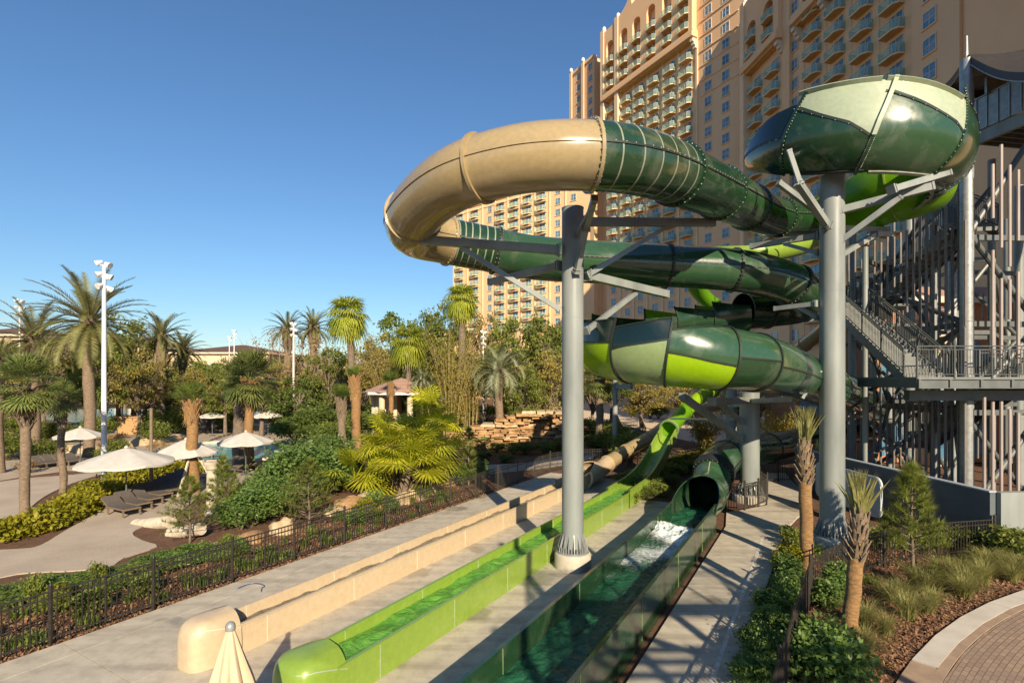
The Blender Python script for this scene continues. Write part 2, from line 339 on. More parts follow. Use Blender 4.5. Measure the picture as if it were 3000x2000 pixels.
# walkway right of the raft runout, curving back past the column
edge_r = [(2140, 2060), (2167, 2000), (2198, 1873), (2244, 1720), (2275, 1630), (2302, 1555), (2330, 1520), (2362, 1490), (2366, 1462), (2345, 1430), (2318, 1405), (2300, 1385)]
edge_r = [(p[0], p[1]) for p in crm([G(*p)[:2] for p in edge_r], 5)]
left_pts = [G(u, v)[:2] for u, v in ((2225, 1385), (2236, 1410), (2243, 1440), (2248, 1478), (2180, 1492), (2128, 1500))]
g0 = ST(23.0, -3.3)[:2]; g1 = ST(3.0, -3.3)[:2]
poly = [g1]+edge_r+left_pts+[g0]
mb = MB(); mb.prism(poly, -0.3, 0.0); struct(mb.obj('walkway', MT['deck']))
mb = MB()
for t in (-1.85, -0.75):
    for k in range(14):
        s0 = 5+1.9*k
        if s0 > (21 if t < -1 else 17.5): break
        mb.bar(ST(s0, t, 0.003), ST(s0+1.9, t, 0.003), 0.09 if t < -1 else 0.018, 0.006)
    
struct(mb.obj('walkway_stripe', P('worn_white_line', (0.62, 0.60, 0.55), (0.42, 0.39, 0.33), 5, 0.8)))
mb = MB(); mb.prism([ST(2.5, -3.52)[:2], ST(23.5, -3.52)[:2], ST(23.5, -3.29)[:2], ST(2.5, -3.29)[:2]], -0.4, -0.09); struct(mb.obj('gutter', MT['blacktop']))
# sand beach and paths on the pool side
def sheet(name, pix, z, mat, n=4, kind='structure'):
    pts = crm([G(u, v)[:2] for u, v in pix+[pix[0]]], n)[:-1]
    mb = MB(); mb.prism([tuple(p) for p in pts], z-0.2, z); return tag(mb.obj(name, mat), kind=kind)
sheet('sand_path', [(-260, 1640), (-60, 1610), (60, 1603), (120, 1592), (200, 1545), (286, 1498), (330, 1470), (430, 1425), (520, 1402), (600, 1395), (640, 1400), (600, 1440), (500, 1512), (440, 1530), (388, 1557), (420, 1580), (460, 1596), (367, 1628), (320, 1655), (200, 1668), (51, 1676), (-250, 1730)], -0.035, MT['sand'], 3)
sheet('sand_path', [(-300, 1450), (-100, 1425), (60, 1400), (215, 1388), (330, 1375), (215, 1412), (130, 1452), (70, 1500), (0, 1550), (-200, 1600), (-500, 1620)], -0.03, MT['sand'], 3)
sheet('pool_deck', [(-400, 1330), (0, 1290), (400, 1255), (900, 1235), (1000, 1260), (900, 1300), (880, 1340), (760, 1400), (640, 1420), (450, 1400), (200, 1375), (-200, 1420)], -0.045, P('pool_deck_paving', (0.42, 0.34, 0.26), (0.32, 0.26, 0.20), 0.9, 0.9, 0.3, 9), 3)
sheet('garden_path', [(1290, 1420), (1400, 1390), (1560, 1372), (1690, 1352), (1750, 1330), (1700, 1322), (1560, 1350), (1400, 1362), (1300, 1385)], -0.04, MT['sand'], 3)
# water
def watermat(name, c, c2, sc=1.4, bstr=0.5, rough=0.05, spec=0.5):
    m, nt, b = nodes(name); v = coord(nt, (1, 1, 1), rot=(0, 0, -math.atan2(ES[1], ES[0])))
    n = noise(nt, v, sc, 5, 0.6, 1.2); n2 = noise(nt, v, sc*5, 4, 0.6, 0.5)
    nt.links.new(ramp(nt, n, [(0.3, c), (0.7, c2)]), b.inputs['Base Color'])
    b.inputs['Roughness'].default_value = rough; b.inputs['IOR'].default_value = 1.33; b.inputs['Specular IOR Level'].default_value = spec
    ad = nt.nodes.new('ShaderNodeMath'); ad.operation = 'MULTIPLY_ADD'; ad.inputs[1].default_value = 0.35
    nt.links.new(n2, ad.inputs[0]); nt.links.new(n, ad.inputs[2]); bump(nt, b, ad.outputs[0], bstr, 0.12); return m
poolw = watermat('pool_water', (0.05, 0.30, 0.36), (0.12, 0.42, 0.45), 0.8, 0.25, 0.04)
sheet('pool_water', [(470, 1325), (560, 1303), (680, 1296), (780, 1308), (842, 1328), (800, 1345), (680, 1352), (540, 1352)], -0.02, poolw)
sheet('pool_water', [(120, 1225), (160, 1204), (300, 1196), (460, 1200), (480, 1222), (400, 1240), (250, 1236)], 0.0, poolw)
sheet('pool_water', [(590, 1215), (640, 1205), (760, 1206), (800, 1216), (740, 1228), (640, 1230)], 0.0, poolw)
mb = MB(); ring = crm([G(u, v)[:2] for u, v in [(470, 1325), (560, 1303), (680, 1296), (780, 1308), (842, 1328), (800, 1345), (680, 1352), (540, 1352), (470, 1325)]], 6)
mb.tube([(p[0], p[1], -0.01) for p in ring], 0.22, 6, 0, False); struct(mb.obj('pool_kerb', MT['stone']))

# paver court at the corner with its pale kerb band
A, B_, C_ = (np.array(G(u, v)[:2]) for u, v in ((2950, 1743), (2796, 1818), (2630, 1990)))
def circ(a, b, c):
    M = 2*np.array([b-a, c-a]); y = np.array([b@b-a@a, c@c-a@a]); ce = np.linalg.solve(M, y); return ce, np.linalg.norm(ce-a)
CC, CR = circ(A, B_, C_)
m, nt, b = nodes('court_pavers'); tc = nt.nodes.new('ShaderNodeTexCoord'); sx = nt.nodes.new('ShaderNodeSeparateXYZ'); nt.links.new(tc.outputs['Object'], sx.inputs[0])
def mth(op, a, b_=None):
    n = nt.nodes.new('ShaderNodeMath'); n.operation = op
    for i, x in enumerate((a, b_)):
        if x is None: continue
        if isinstance(x, (int, float)): n.inputs[i].default_value = x
        else: nt.links.new(x, n.inputs[i])
    return n.outputs[0]
ang = mth('ARCTAN2', sx.outputs[1], sx.outputs[0]); rad = mth('SQRT', mth('ADD', mth('POWER', sx.outputs[0], 2.0), mth('POWER', sx.outputs[1], 2.0)))
cx = nt.nodes.new('ShaderNodeCombineXYZ'); nt.links.new(mth('MULTIPLY', ang, float(CR)*0.8), cx.inputs[0]); nt.links.new(rad, cx.inputs[1])
br = nt.nodes.new('ShaderNodeTexBrick'); nt.links.new(cx.outputs[0], br.inputs['Vector']); br.inputs['Scale'].default_value = 1.0
br.inputs['Brick Width'].default_value = 0.21; br.inputs['Row Height'].default_value = 0.105; br.inputs['Mortar Size'].default_value = 0.006; br.inputs['Mortar Smooth'].default_value = 0.3
br.inputs['Color1'].default_value = (0.34, 0.245, 0.17, 1); br.inputs['Color2'].default_value = (0.26, 0.18, 0.13, 1); br.inputs['Mortar'].default_value = (0.035, 0.028, 0.024, 1)
col = mixc(nt, ramp(nt, noise(nt, tc.outputs['Object'], 1.1, 5), [(0.4, (0, 0, 0)), (0.7, (0.5,)*3)]), br.outputs[0], (0.23, 0.175, 0.135))
nt.links.new(col, b.inputs['Base Color']); b.inputs['Roughness'].default_value = 0.85; bump(nt, b, br.outputs[1], -0.4, 0.01)
def arcpts(r, a0, a1, n): return [(CC[0]+r*math.cos(R(a0+(a1-a0)*i/n)), CC[1]+r*math.sin(R(a0+(a1-a0)*i/n))) for i in range(n+1)]
mb = MB(); mb.prism([(p[0]-CC[0], p[1]-CC[1]) for p in arcpts(CR-0.62, 20, 250, 60)], -0.3, -0.012); struct(mb.obj('paver_court', m, loc=(CC[0], CC[1], 0)))
MT['kerb'] = P('pale_kerb', (0.56, 0.52, 0.45), (0.46, 0.42, 0.36), 1.6, 0.85, 0.15, 30); MT['border'] = P('border_paver', (0.36, 0.26, 0.18), (0.28, 0.20, 0.14), 2.6, 0.85, 0.2, 24)
aC = math.degrees(math.atan2(*(np.array(G(2672, 1930)[:2])-CC)[::-1]))
def band(mb, r0, r1, a0, a1, step, z):
    a = a0
    while a < a1:
        e = min(a1, a+step); g = 0.0008*180/math.pi
        mb.prism(arcpts(r1, a+g, e, 3)+arcpts(r0, a+g, e, 3)[::-1], -0.3, z); a = e
mb = MB(); band(mb, CR-0.43, CR, 20, aC, 14, 0.008); struct(mb.obj('kerb', MT['kerb']))
mb = MB(); band(mb, CR-0.43, CR, aC+0.1, 250, 7, 0.004); band(mb, CR-0.61, CR-0.435, 20, 250, 4.5, 0.0); struct(mb.obj('border_paving', MT['border']))
# ---------------------------------------------------------------- the two body slides and the raft slide
from mathutils import noise as mn
def chan_rows(path, thick=0.06, lip=0.03):
    """path: rows of (s, t, floor z, half width, wall height, ground z of the outer skin)"""
    rows = []
    for s, t, z, hw, h, gz in path:
        q = [(-hw, gz), (-hw, z+h-0.04), (-hw-lip, z+h-0.03), (-hw-lip, z+h), (-hw+thick, z+h), (-hw+thick+0.01, z+0.30), (-hw+thick+0.07, z+0.14), (-hw+thick+0.2, z+0.06), (0, z+0.04)]
        q = q+[(-a, b_) for a, b_ in q[:-1]][::-1]
        rows.append([ST(s, t+a, b_) for a, b_ in q])
    return rows
def densify(path, step=0.5):
    out = []; p = crm(path, 6); return [tuple(x) for x in p]
def channel(name, path, mat, parent):
    mb = MB(); mb.grid(chan_rows(path)); return mb.obj(name, mat, parent, 35)
def seams(mb, s0, s1, step, t, hw, h, z=0.0, mi=0):
    s = s0
    while s < s1:
        for sg in (-1, 1):
            mb.bar(ST(s, t+sg*(hw+0.004), z+0.02), ST(s, t+sg*(hw+0.004), z+h-0.05), 0.014, 0.010, mi, (ES[0], ES[1], 0))
            mb.bar(ST(s, t+sg*(hw-0.071), z+0.35), ST(s, t+sg*(hw-0.066), z+h-0.02), 0.014, 0.010, mi, (ES[0], ES[1], 0))
        s += step
def hood(parent, s1, Ls, t, hw, H, mat, line, p=3.6, q=6.0):
    rows = []
    for i in range(15):
        th = R(90*i/14); rr = []
        for j in range(33):
            ph = R(-90+180*j/32); c = abs(math.cos(th))**(2/q)
            x = Ls*c*abs(math.cos(ph))**(2/p); y = hw*c*math.copysign(abs(math.sin(ph))**(2/p), ph)
            Hs = 0.70+(H-0.76)*min(1, x/Ls*1.5)**0.8; z = (Hs+(H-Hs)*max(0, 1-abs(y/hw)**2.2))*abs(math.sin(th))**(2/q)
            rr.append(ST(s1-x, t+y, z))
        rows.append(rr)
    mb = MB(); mb.grid(rows); h = mb.obj('end_hood', mat, parent, 179)
    pts = []
    for j in range(41):
        ph = R(-90+180*j/40); c = abs(math.cos(R(38)))**(2/q)
        x = Ls*c*abs(math.cos(ph))**(2/p)*1.01; y = hw*c*math.copysign(abs(math.sin(ph))**(2/p), ph)*1.01
        Hs = 0.70+(H-0.76)*min(1, x/Ls*1.5)**0.8; pts.append(ST(s1-x, t+y, Hs*abs(math.sin(R(38)))**(2/q)))
    mb = MB(); mb.tube(pts, 0.014, 5); mb.obj('seam_bead', line, h, 60); return h
def rings(mb, pts, rad, w, n=28, mi=0, bolts=0, bmi=1, k=None):
    """a flange: short fat ring round the middle point of three path points"""
    a, c, e = (Vector(x) for x in pts); d = (e-a).normalized()
    mb.tube([c-d*w/2, c-d*w/2, c+d*w/2, c+d*w/2], [rad*0.97, rad*1.045+0.02, rad*1.045+0.02, rad*0.97], n, mi, False)
    if bolts:
        x = d.cross(Vector((0, 0, 1))).normalized(); y = x.cross(d)
        for j in range(bolts):
            t = 2*math.pi*j/bolts
            for sg in (-1, 1):
                p = c+(x*math.cos(t)+y*math.sin(t))*(rad*1.045+0.026)+d*sg*w*0.3; mb.box(p, (0.03, 0.03, 0.03), t, bmi)
class Path:
    """a slide centre line through (x, y, z, radius) points"""
    def __init__(s, pts, n=14):
        s.p = crm(pts, n); d = np.linalg.norm(np.diff(s.p[:, :3], axis=0), axis=1); s.s = np.concatenate([[0], np.cumsum(d)]); s.L = s.s[-1]
    def at(s, t): return np.array([np.interp(t, s.s, s.p[:, k]) for k in range(4)])
    def frame(s, t):
        p = s.at(t); a = s.at(max(0, t-0.15)); b_ = s.at(min(s.L, t+0.15)); T = b_[:3]-a[:3]; T /= np.linalg.norm(T)
        S = np.cross(T, (0, 0, 1)); S /= np.linalg.norm(S); U = np.cross(S, T); return p[:3], p[3], T, S, U
    wall = staticmethod(lambda t: 0.0)      # share of banked wall: above its widest line it goes on nearly straight up
    def dirn(s, S, U, ang, t=0.0):          # offset for radius 1; ang 0 = bottom, +90 = the side to the right of travel
        a = R(ang); d = S*math.sin(a)-U*math.cos(a); w = s.wall(t)
        if w and ang > 90: q = (ang-90)/90; d = d*(1-w)+(S*(1-0.16*q**1.6)+U*1.0*q)*w
        return d
    def pt(s, t, ang, k=1.0):
        c, r, T, S, U = s.frame(t); return c+s.dirn(S, U, ang, t)*r*k
def shell(name, path, s0, s1, mats, parent, lo=lambda k: -180, hi=lambda k: 180, split=None, mi=(0, 0), thick=0.035, n=32, step=0.22, inner=None, skew=None):
    """one moulded panel of a slide: outer and inner skin between two angles, with an optional colour line"""
    N = max(3, int((s1-s0)/step)+1); out = []; inn = []; cut = n
    for i in range(N+1):
        k = i/N; a0, a1 = lo(k), hi(k)
        if split:
            c = split(k); n1 = max(2, int(n*0.5)); angs = list(np.linspace(a0, c, n1+1))+list(np.linspace(c, a1, n-n1+1))[1:]; cut = n1
        else: angs = np.linspace(a0, a1, n+1)
        ro = []; ri = []
        for a in angs:
            t = s0+(s1-s0)*k+(skew(k, a) if skew else 0)
            t = min(max(t, 0.0), path.L); ro.append(path.pt(t, a)); c_, r, *_ = path.frame(t); ri.append(path.pt(t, a, (r-thick)/r))
        out.append(ro); inn.append(ri)
    mb = MB(); full = abs((hi(0.5)-lo(0.5))-360) < 0.5
    mb.grid(out, mfun=lambda i, j: mi[0] if j < cut else mi[1])
    im = inner if inner is not None else None
    mb.grid([r[::-1] for r in inn], mfun=lambda i, j: (im if im is not None else (mi[0] if (n-1-j) < cut else mi[1])))
    for rows in (0, -1):
        a, b_ = out[rows], inn[rows]
        mb.grid([a, b_] if rows == -1 else [b_, a], mi[0])
    if not full:
        mb.grid([[r[0] for r in out], [r[0] for r in inn]], mi[0]); mb.grid([[r[-1] for r in inn], [r[-1] for r in out]], mi[1])
    return mb.obj(name, mats, parent, 40)
def flange(path, t, parent, mat, lo=-180, hi=180, bolts=0, w=0.10, proud=0.075, name='flange', bm='bolt', skew=None):
    a_, N = [], max(8, int((hi-lo)/9)); rows = []
    for i in range(N+1):
        a = lo+(hi-lo)*i/N; q = []
        tt = min(max(t+(skew(a) if skew else 0), 0), path.L)
        c, r, T, S, U = path.frame(tt); n = path.dirn(S, U, a, tt)
        for rr, ww in ((r-0.01, -w/2), (r+proud, -w/2), (r+proud, w/2), (r-0.01, w/2)): q.append(c+n*rr+T*ww)
        rows.append(q+[q[0]])
    mb = MB(); mb.grid(rows)
    if bolts:
        for i in range(bolts):
            a = lo+(hi-lo)*(i+0.5)/bolts; tt = min(max(t+(skew(a) if skew else 0), 0), path.L)
            c, r, T, S, U = path.frame(tt); n = path.dirn(S, U, a, tt)
            for ww in (-w/2-0.006, w/2+0.006): mb.box(c+n*(r+proud*0.55)+T*ww, (0.026, 0.026, 0.026), a, 1)
    return mb.obj(name, [mat, MT[bm]], parent, 30)
def ridge(path, s0, s1, ang, parent, mat, proud=0.06, w=0.07, name='seam_rib', bolts=0):
    N = max(3, int((s1-s0)/0.22)); rows = []; f = ang if callable(ang) else (lambda k: ang); mb = MB()
    for i in range(N+1):
        t = s0+(s1-s0)*i/N; c, r, T, S, U = path.frame(t); n = path.dirn(S, U, f(i/N), t); g = np.cross(T, n); g /= np.linalg.norm(g)
        q = [c+n*(r-0.01)-g*w/2, c+n*(r+proud)-g*w/2, c+n*(r+proud)+g*w/2, c+n*(r-0.01)+g*w/2]; rows.append(q+[q[0]])
        if bolts and i < N:
            mb.box(c+n*(r+proud*0.7)+g*(w/2), (0.022,)*3, 0, 1)
    mb.grid(rows); return mb.obj(name, [mat, MT['bolt']], parent, 30)
def stripes(path, s0, s1, n, parent):
    for i in range(n):
        t = s0+(s1-s0)*(i+0.5)/n; flange(path, t, parent, MT['stripe'], w=0.045, proud=0.006, name='stripe')
def water(name, s0, s1, t, hw, z, mat, amp, seed, ns=220, nt_=12, jag=0.0):
    mb = MB(); rows = []
    for i in range(ns+1):
        s = s0+(s1-s0)*i/ns; r = []
        for j in range(nt_+1):
            y = -hw+2*hw*j/nt_; p = Vector((s*1.1, y*2.2, seed)); h = amp*(mn.noise(p)+0.5*mn.noise(p*2.7)+0.28*mn.noise(p*6))
            r.append(ST(s, t+y, z(s)+h if callable(z) else z+h))
        rows.append(r)
    mb.grid(rows); return struct(mb.obj('water', mat, None, 179))

# --- tan body slide
tan = thing('body_slide', 'sand coloured body slide with rounded end hood and long low runout beside the fence', 'water slide')
channel('runout', [(6.7, -11.33, 0, 0.42, 0.66, -0.02), (12, -11.33, 0, 0.42, 0.66, -0.02), (18, -11.33, 0, 0.42, 0.66, -0.02), (24.6, -11.33, 0, 0.42, 0.66, -0.02)], MT['tan2'], tan)
channel('runout', densify([(24.65, -11.33, 0, 0.44, 0.80, -0.02), (26.3, -11.33, 0, 0.44, 0.80, -0.02), (27.2, -11.33, 0.02, 0.45, 0.86, -0.02)]), MT['tan2'], tan)
hood(tan, 6.95, 1.0, -11.33, 0.47, 0.98, MT['tan2'], MT['trim'])
mb = MB(); seams(mb, 7.6, 24.5, 2.6, -11.33, 0.42, 0.66); mb.obj('panel_joint', MT['trim'], tan)
pt_ = Path([(*ST(26.9, -11.33, 0.62), 0.62), (*ST(28.2, -11.33, 0.66), 0.66), (*ST(29.6, -11.3, 0.62), 0.50), (*ST(31.2, -11.3, 0.80), 0.46)], 8)
shell('exit_flare', pt_, 0, pt_.L, [MT['tan2']], tan, lo=lambda k: -118-62*min(1, k*1.9), hi=lambda k: 118+62*min(1, k*1.9))
flange(pt_, 0.05, tan, MT['tan2'], -120, 120, proud=0.12, w=0.16)
pt2 = Path([(*ST(31.1, -11.3, 0.80), 0.46), (*W(1850, 1312, 36), 0.45), (*W(1920, 1270, 39), 0.45), (*W(1968, 1236, 41), 0.45), (*W(2060, 1200, 44), 0.45), (*W(2180, 1170, 46), 0.45)], 8)
for a, b_ in ((0, 3.2), (3.25, 6.6), (6.65, 10), (10.05, pt2.L)): shell('tube_section', pt2, a, b_, [MT['tan']], tan); flange(pt2, a+0.02, tan, MT['tan'], proud=0.05, w=0.08)
# --- lime body slide
grn = thing('body_slide', 'lime green body slide with steep open chute, end hood and rippling runout', 'water slide')
channel('runout', [(6.7, -8.14, 0, 0.53, 0.73, -0.02), (12, -8.14, 0, 0.53, 0.73, -0.02), (18, -8.14, 0, 0.53, 0.73, -0.02), (23.8, -8.14, 0, 0.53, 0.73, -0.02)], MT['leafg'], grn)
channel('chute', densify([(23.84, -8.14, 0, 0.55, 0.86, -0.02), (25.4, -8.16, 0.03, 0.55, 0.86, -0.02), (26.8, -8.2, 0.12, 0.54, 0.80, 0.02), (28.4, -8.25, 0.36, 0.52, 0.72, 0.28), (30.2, -8.25, 0.90, 0.50, 0.66, 0.82), (32.0, -8.2, 1.68, 0.49, 0.66, 1.6), (33.4, -8.1, 2.35, 0.48, 0.66, 2.27)]), MT['leafg'], grn)
hood(grn, 6.95, 1.0, -8.14, 0.57, 1.04, MT['leafg'], MT['pale'])
mb = MB(); seams(mb, 7.8, 23.5, 2.5, -8.14, 0.53, 0.73); mb.obj('panel_joint', MT['pale'], grn)
pg = Path([(*ST(33.3, -8.1, 2.88), 0.52), (*ST(34.9, -7.9, 3.45), 0.47), (*ST(36.7, -7.7, 4.0), 0.47), (*ST(39.5, -7.4, 4.7), 0.47), (*ST(42, -7.0, 5.1), 0.47)], 8)
shell('tube_section', pg, 0, 3.0, [MT['lime']], grn); shell('tube_section', pg, 3.05, pg.L, [MT['lime2']], grn)
flange(pg, 0.06, grn, MT['sage'], proud=0.09, w=0.16, bolts=14); flange(pg, 3.0, grn, MT['lime'], proud=0.07, w=0.1)
for s in (27.6, 31.2):
    z1 = 0.25 if s < 29 else 1.25
    mb = MB(); mb.cyl(ST(s, -8.2, -0.1), ST(s, -8.2, z1), 0.11, n=12); mb.box(ST(s, -8.2, z1), (0.7, 0.18, 0.1), math.atan2(ET[1], ET[0])); mb.obj('support_leg', MT['steel'], grn, 40)
wtan = watermat('tan_channel_water', (0.12, 0.105, 0.07), (0.22, 0.19, 0.13), 2.4, 0.7, 0.12)
water('water', 6.9, 27.5, -11.33, 0.345, 0.40, wtan, 0.085, 3.0)
wgrn = watermat('green_channel_water', (0.05, 0.19, 0.03), (0.16, 0.40, 0.06), 2.2, 1.0, 0.05)
water('water', 6.6, 25.5, -8.14, 0.455, 0.50, wgrn, 0.075, 9.0)

pgu = Path([(*ST(42, -7.0, 5.1), 0.5), (*W(2150, 1085, 43), 0.5), (*W(2190, 1010, 42), 0.5), (*W(2130, 930, 40), 0.5), (*W(2045, 850, 37), 0.55), (*W(2030, 775, 33), 0.6), (*W(2100, 742, 29.5), 0.62), (*W(2200, 740, 28), 0.62), (*W(2310, 722, 28.5), 0.62), (*W(2405, 692, 30), 0.62), (20.6, 31.5, 15.6, 0.62)], 8)
for k in range(8):
    a, b_ = pgu.L*k/8, pgu.L*(k+1)/8; op = k > 4
    shell('chute_panel' if op else 'tube_section', pgu, a+0.01, b_-0.01, [MT['leafg' if op else 'lime']], grn, (lambda q: -115) if op else (lambda q: -180), (lambda q: 115) if op else (lambda q: 180)); flange(pgu, max(a, 0.05), grn, MT['lime'], -115 if op else -180, 115 if op else 180, w=0.08, proud=0.06)
ptu = Path([(*W(2180, 1170, 46), 0.45), (*W(2260, 1130, 46), 0.45), (*W(2300, 1085, 43.5), 0.47), (*W(2335, 1030, 40), 0.48), (*W(2420, 958, 36.5), 0.48), (20.9, 32.5, 11.4, 0.48)], 8)
for k in range(5): shell('tube_section', ptu, ptu.L*k/5+0.01, ptu.L*(k+1)/5-0.01, [MT['tan']], tan); flange(ptu, max(0.05, ptu.L*k/5), tan, MT['tan'], proud=0.06, w=0.08)
# --- raft slide, from the big banked turn down to the dark runout
raft = thing('raft_slide', 'huge twisting green raft slide with a tan elbow, wide banked turns and dark runout', 'water slide')
cC, cR = (12.85, 20.3), 2.40
def cpt(ph, z, r, rr=cR): return (cC[0]+rr*math.sin(R(ph)), cC[1]-rr*math.cos(R(ph)), z, r)
# banked turn: travel runs from the left tip round the front to the right, so +90 is the outer side
pm = Path([cpt(-122, 15.0, 0.45, 3.1), cpt(-104, 14.92, 0.75, 2.9), cpt(-85, 14.8, 1.10, 2.6), cpt(-62, 14.58, 1.38, 2.42), cpt(-38, 14.32, 1.47, 2.38), cpt(-14, 14.16, 1.50, 2.36), cpt(8, 14.1, 1.55, 2.34), cpt(28, 14.1, 1.55, 2.34), cpt(50, 14.05, 1.5, 2.36), cpt(75, 13.95, 1.42, 2.4), cpt(100, 13.85, 1.35, 2.45), cpt(125, 13.8, 1.3, 2.5)], 10); pm.wall = lambda t: 1.0
def sp(ph):      # arc length where the path is nearest an azimuth
    best = min(range(len(pm.p)), key=lambda i: abs(math.degrees(math.atan2(pm.p[i][0]-cC[0], cC[1]-pm.p[i][1]))-ph)); return pm.s[best]
JN = [sp(-120), sp(-62), sp(-19), sp(23), sp(62), pm.L]
SK = lambda a: (a-95)/95*0.28            # joints lean: their tops stand further along than their feet
PAN = [(24, 150, lambda k: 88+0*k, ('dgreen2', 'navy')), (28, 172, lambda k: 144-72*k, ('dgreen', 'pale')), (26, 172, lambda k: 150-69*k, ('mgreen', 'pale')), (8, 166, lambda k: 150-60*k, ('dgreen', 'pale')), (4, 160, lambda k: 140-30*k, ('dgreen', 'pale'))]
for i, (l, h, sp_, (c1, c2)) in enumerate(PAN):
    s0, s1 = JN[i], JN[i+1]
    shell('turn_panel', pm, s0+0.02, s1-0.02, [MT[c1], MT[c2]], raft, lambda k, l=l: l, lambda k, h=h, i=i: (70+80*min(1, k*1.6) if i == 0 else (h-34*k**1.4 if i == 2 else (h-28 if i == 3 else h))), sp_, (0, 1), n=40, step=0.16, thick=0.05, skew=(lambda k, a, i=i: SK(a)*(0 if (i == 0 and k < 0.5) else 1)))
    if i: flange(pm, s0, raft, MT['dgreen2'] if i < 2 else MT['dgreen'], l-2, h if i != 2 else 72, bolts=26, w=0.09, proud=0.055, skew=SK)
    if i == 2: flange(pm, s0, raft, MT['pale'], 73, h, w=0.13, proud=0.09, skew=SK)
    ridge(pm, s0+0.05, s1-0.05, lambda k, f=sp_: f(k)-2, raft, MT['black'], 0.02, 0.09, bolts=1)
    if i in (1, 2): ridge(pm, s0+0.05, s1-0.05, (lambda k, h=h, i=i: h-1-(34*k**1.4 if i == 2 else 0)), raft, MT['pale'], 0.10, 0.06, name='top_lip')
    if i: ridge(pm, s0+0.05, s1-0.05, l+1, raft, MT['black'] if i < 2 else MT['stripe'], 0.05, 0.10, name='bottom_flange', bolts=1)
# lime chute under the turn
pc = Path([(*W(2735, 515, 20.6), 1.3), (*W(2680, 528, 20.7), 1.45), (*W(2610, 545, 21.2), 1.45), (*W(2520, 590, 22.4), 1.3), (*W(2455, 622, 23.6), 1.05), (*W(2405, 636, 24.3), 0.88)], 8)
for k0, k1, mm in ((0, 0.27, 'lime'), (0.27, 0.52, 'lime'), (0.52, 0.78, 'lime'), (0.78, 1, 'lime')):
    shell('chute_panel', pc, pc.L*k0+0.01, pc.L*k1-0.01, [MT[mm]], raft, lambda k, k0=k0, k1=k1: -112-50*max(0, (k0+(k1-k0)*k-0.6)/0.4), lambda k, k0=k0, k1=k1: 112+50*max(0, (k0+(k1-k0)*k-0.6)/0.4), n=30)
    if k0: flange(pc, pc.L*k0, raft, MT['leafg'], -112, 112, w=0.06, proud=0.05)
# closed spiral: run towards the viewer, tan elbow, run back
PS = [(*W(2405, 636, 24.3), 0.765), (*W(2300, 640, 22.4), 0.765), (*W(2225, 622, 20.2), 0.765), (*W(2160, 590, 17.9), 0.765), (*W(2045, 538, 15.0), 0.765), (*W(1915, 487, 13.1), 0.765), (*W(1786, 462, 12.3), 0.765), (*W(1640, 457, 12.1), 0.765), (*W(1500, 472, 12.3), 0.765),
           (*W(1360, 512, 12.9), 0.765), (*W(1265, 572, 13.9), 0.765), (*W(1208, 640, 15.1), 0.765), (*W(1217, 682, 16.6), 0.765), (*W(1300, 704, 17.7), 0.765), (*W(1420, 728, 18.2), 0.765), (*W(1560, 755, 18.6), 0.765), (*W(1760, 769, 19.2), 0.765), (*W(1953, 779, 19.4), 0.765), (*W(2170, 794, 19.5), 0.765),
           (*W(2290, 822, 19.8), 0.765), (*W(2345, 850, 20.6), 0.765), (*W(2362, 878, 22.0), 0.765), (*W(2335, 897, 23.4), 0.765), (*W(2265, 908, 24.2), 0.765), (*W(2175, 912, 24.4), 0.85)]
for i, p in enumerate(PS):       # the middle of the spiral hangs a little further out than its two ends
    k = 1+0.124*min(1, i/3, (24-i)/5); PS[i] = (p[0]*k, p[1]*k, EYE+(p[2]-EYE)*k, p[3]*k)
ps = Path(PS, 8)
def at_u(path, u, lo=0, hi=1):      # arc length where the centre line crosses photo column u between two shares of its length
    best = None
    for i, p in enumerate(path.p):
        if lo*path.L <= path.s[i] <= hi*path.L:
            e = abs(UC+F*p[0]/p[1]-u)
            if best is None or e < best[0]: best = (e, path.s[i])
    return best[1]
J = [float(ps.s[min(int(round(c*8)), len(ps.s)-1)]) for c in (0, 1.3, 2.45, 3.5, 4.5, 6.37, 8.62, 10.9, 13.1, 14.2, 16.95, 17.85, 19.5, 21.5, 23.25, 24)]
CL = ['dgreen', 'dgreen', 'mgreen', 'dgreen', 'dgreen', 'tan', 'tan', 'tan', 'dgreen', 'mgreen', 'mgreen', 'mgreen', 'dgreen', 'dgreen2', 'dgreen2']
for i in range(len(J)-1):
    s0, s1 = J[i], J[i+1]
    if s1-s0 < 0.3: continue
    sec = shell('tube_section', ps, s0+0.01, s1-0.01, [MT[CL[i]]], raft, n=44, step=0.18)
    dk = MT['tan'] if CL[i] == 'tan' else MT['black']
    for a in (92, -92): ridge(ps, s0+0.02, s1-0.02, a, sec, dk, 0.03, 0.055, bolts=0 if CL[i] == 'tan' else 1)
    if i: flange(ps, s0, raft, MT['tan'] if 'tan' in (CL[i], CL[i-1]) else MT['dgreen' if i < 8 else 'black'], bolts=0 if CL[i] == 'tan' and CL[i-1] == 'tan' else 34, proud=0.075, w=0.09)
    if i == 4: stripes(ps, s0+0.1, s1-0.15, 6, sec)
    if i == 8: stripes(ps, s0+0.05, s1-0.1, 6, sec)
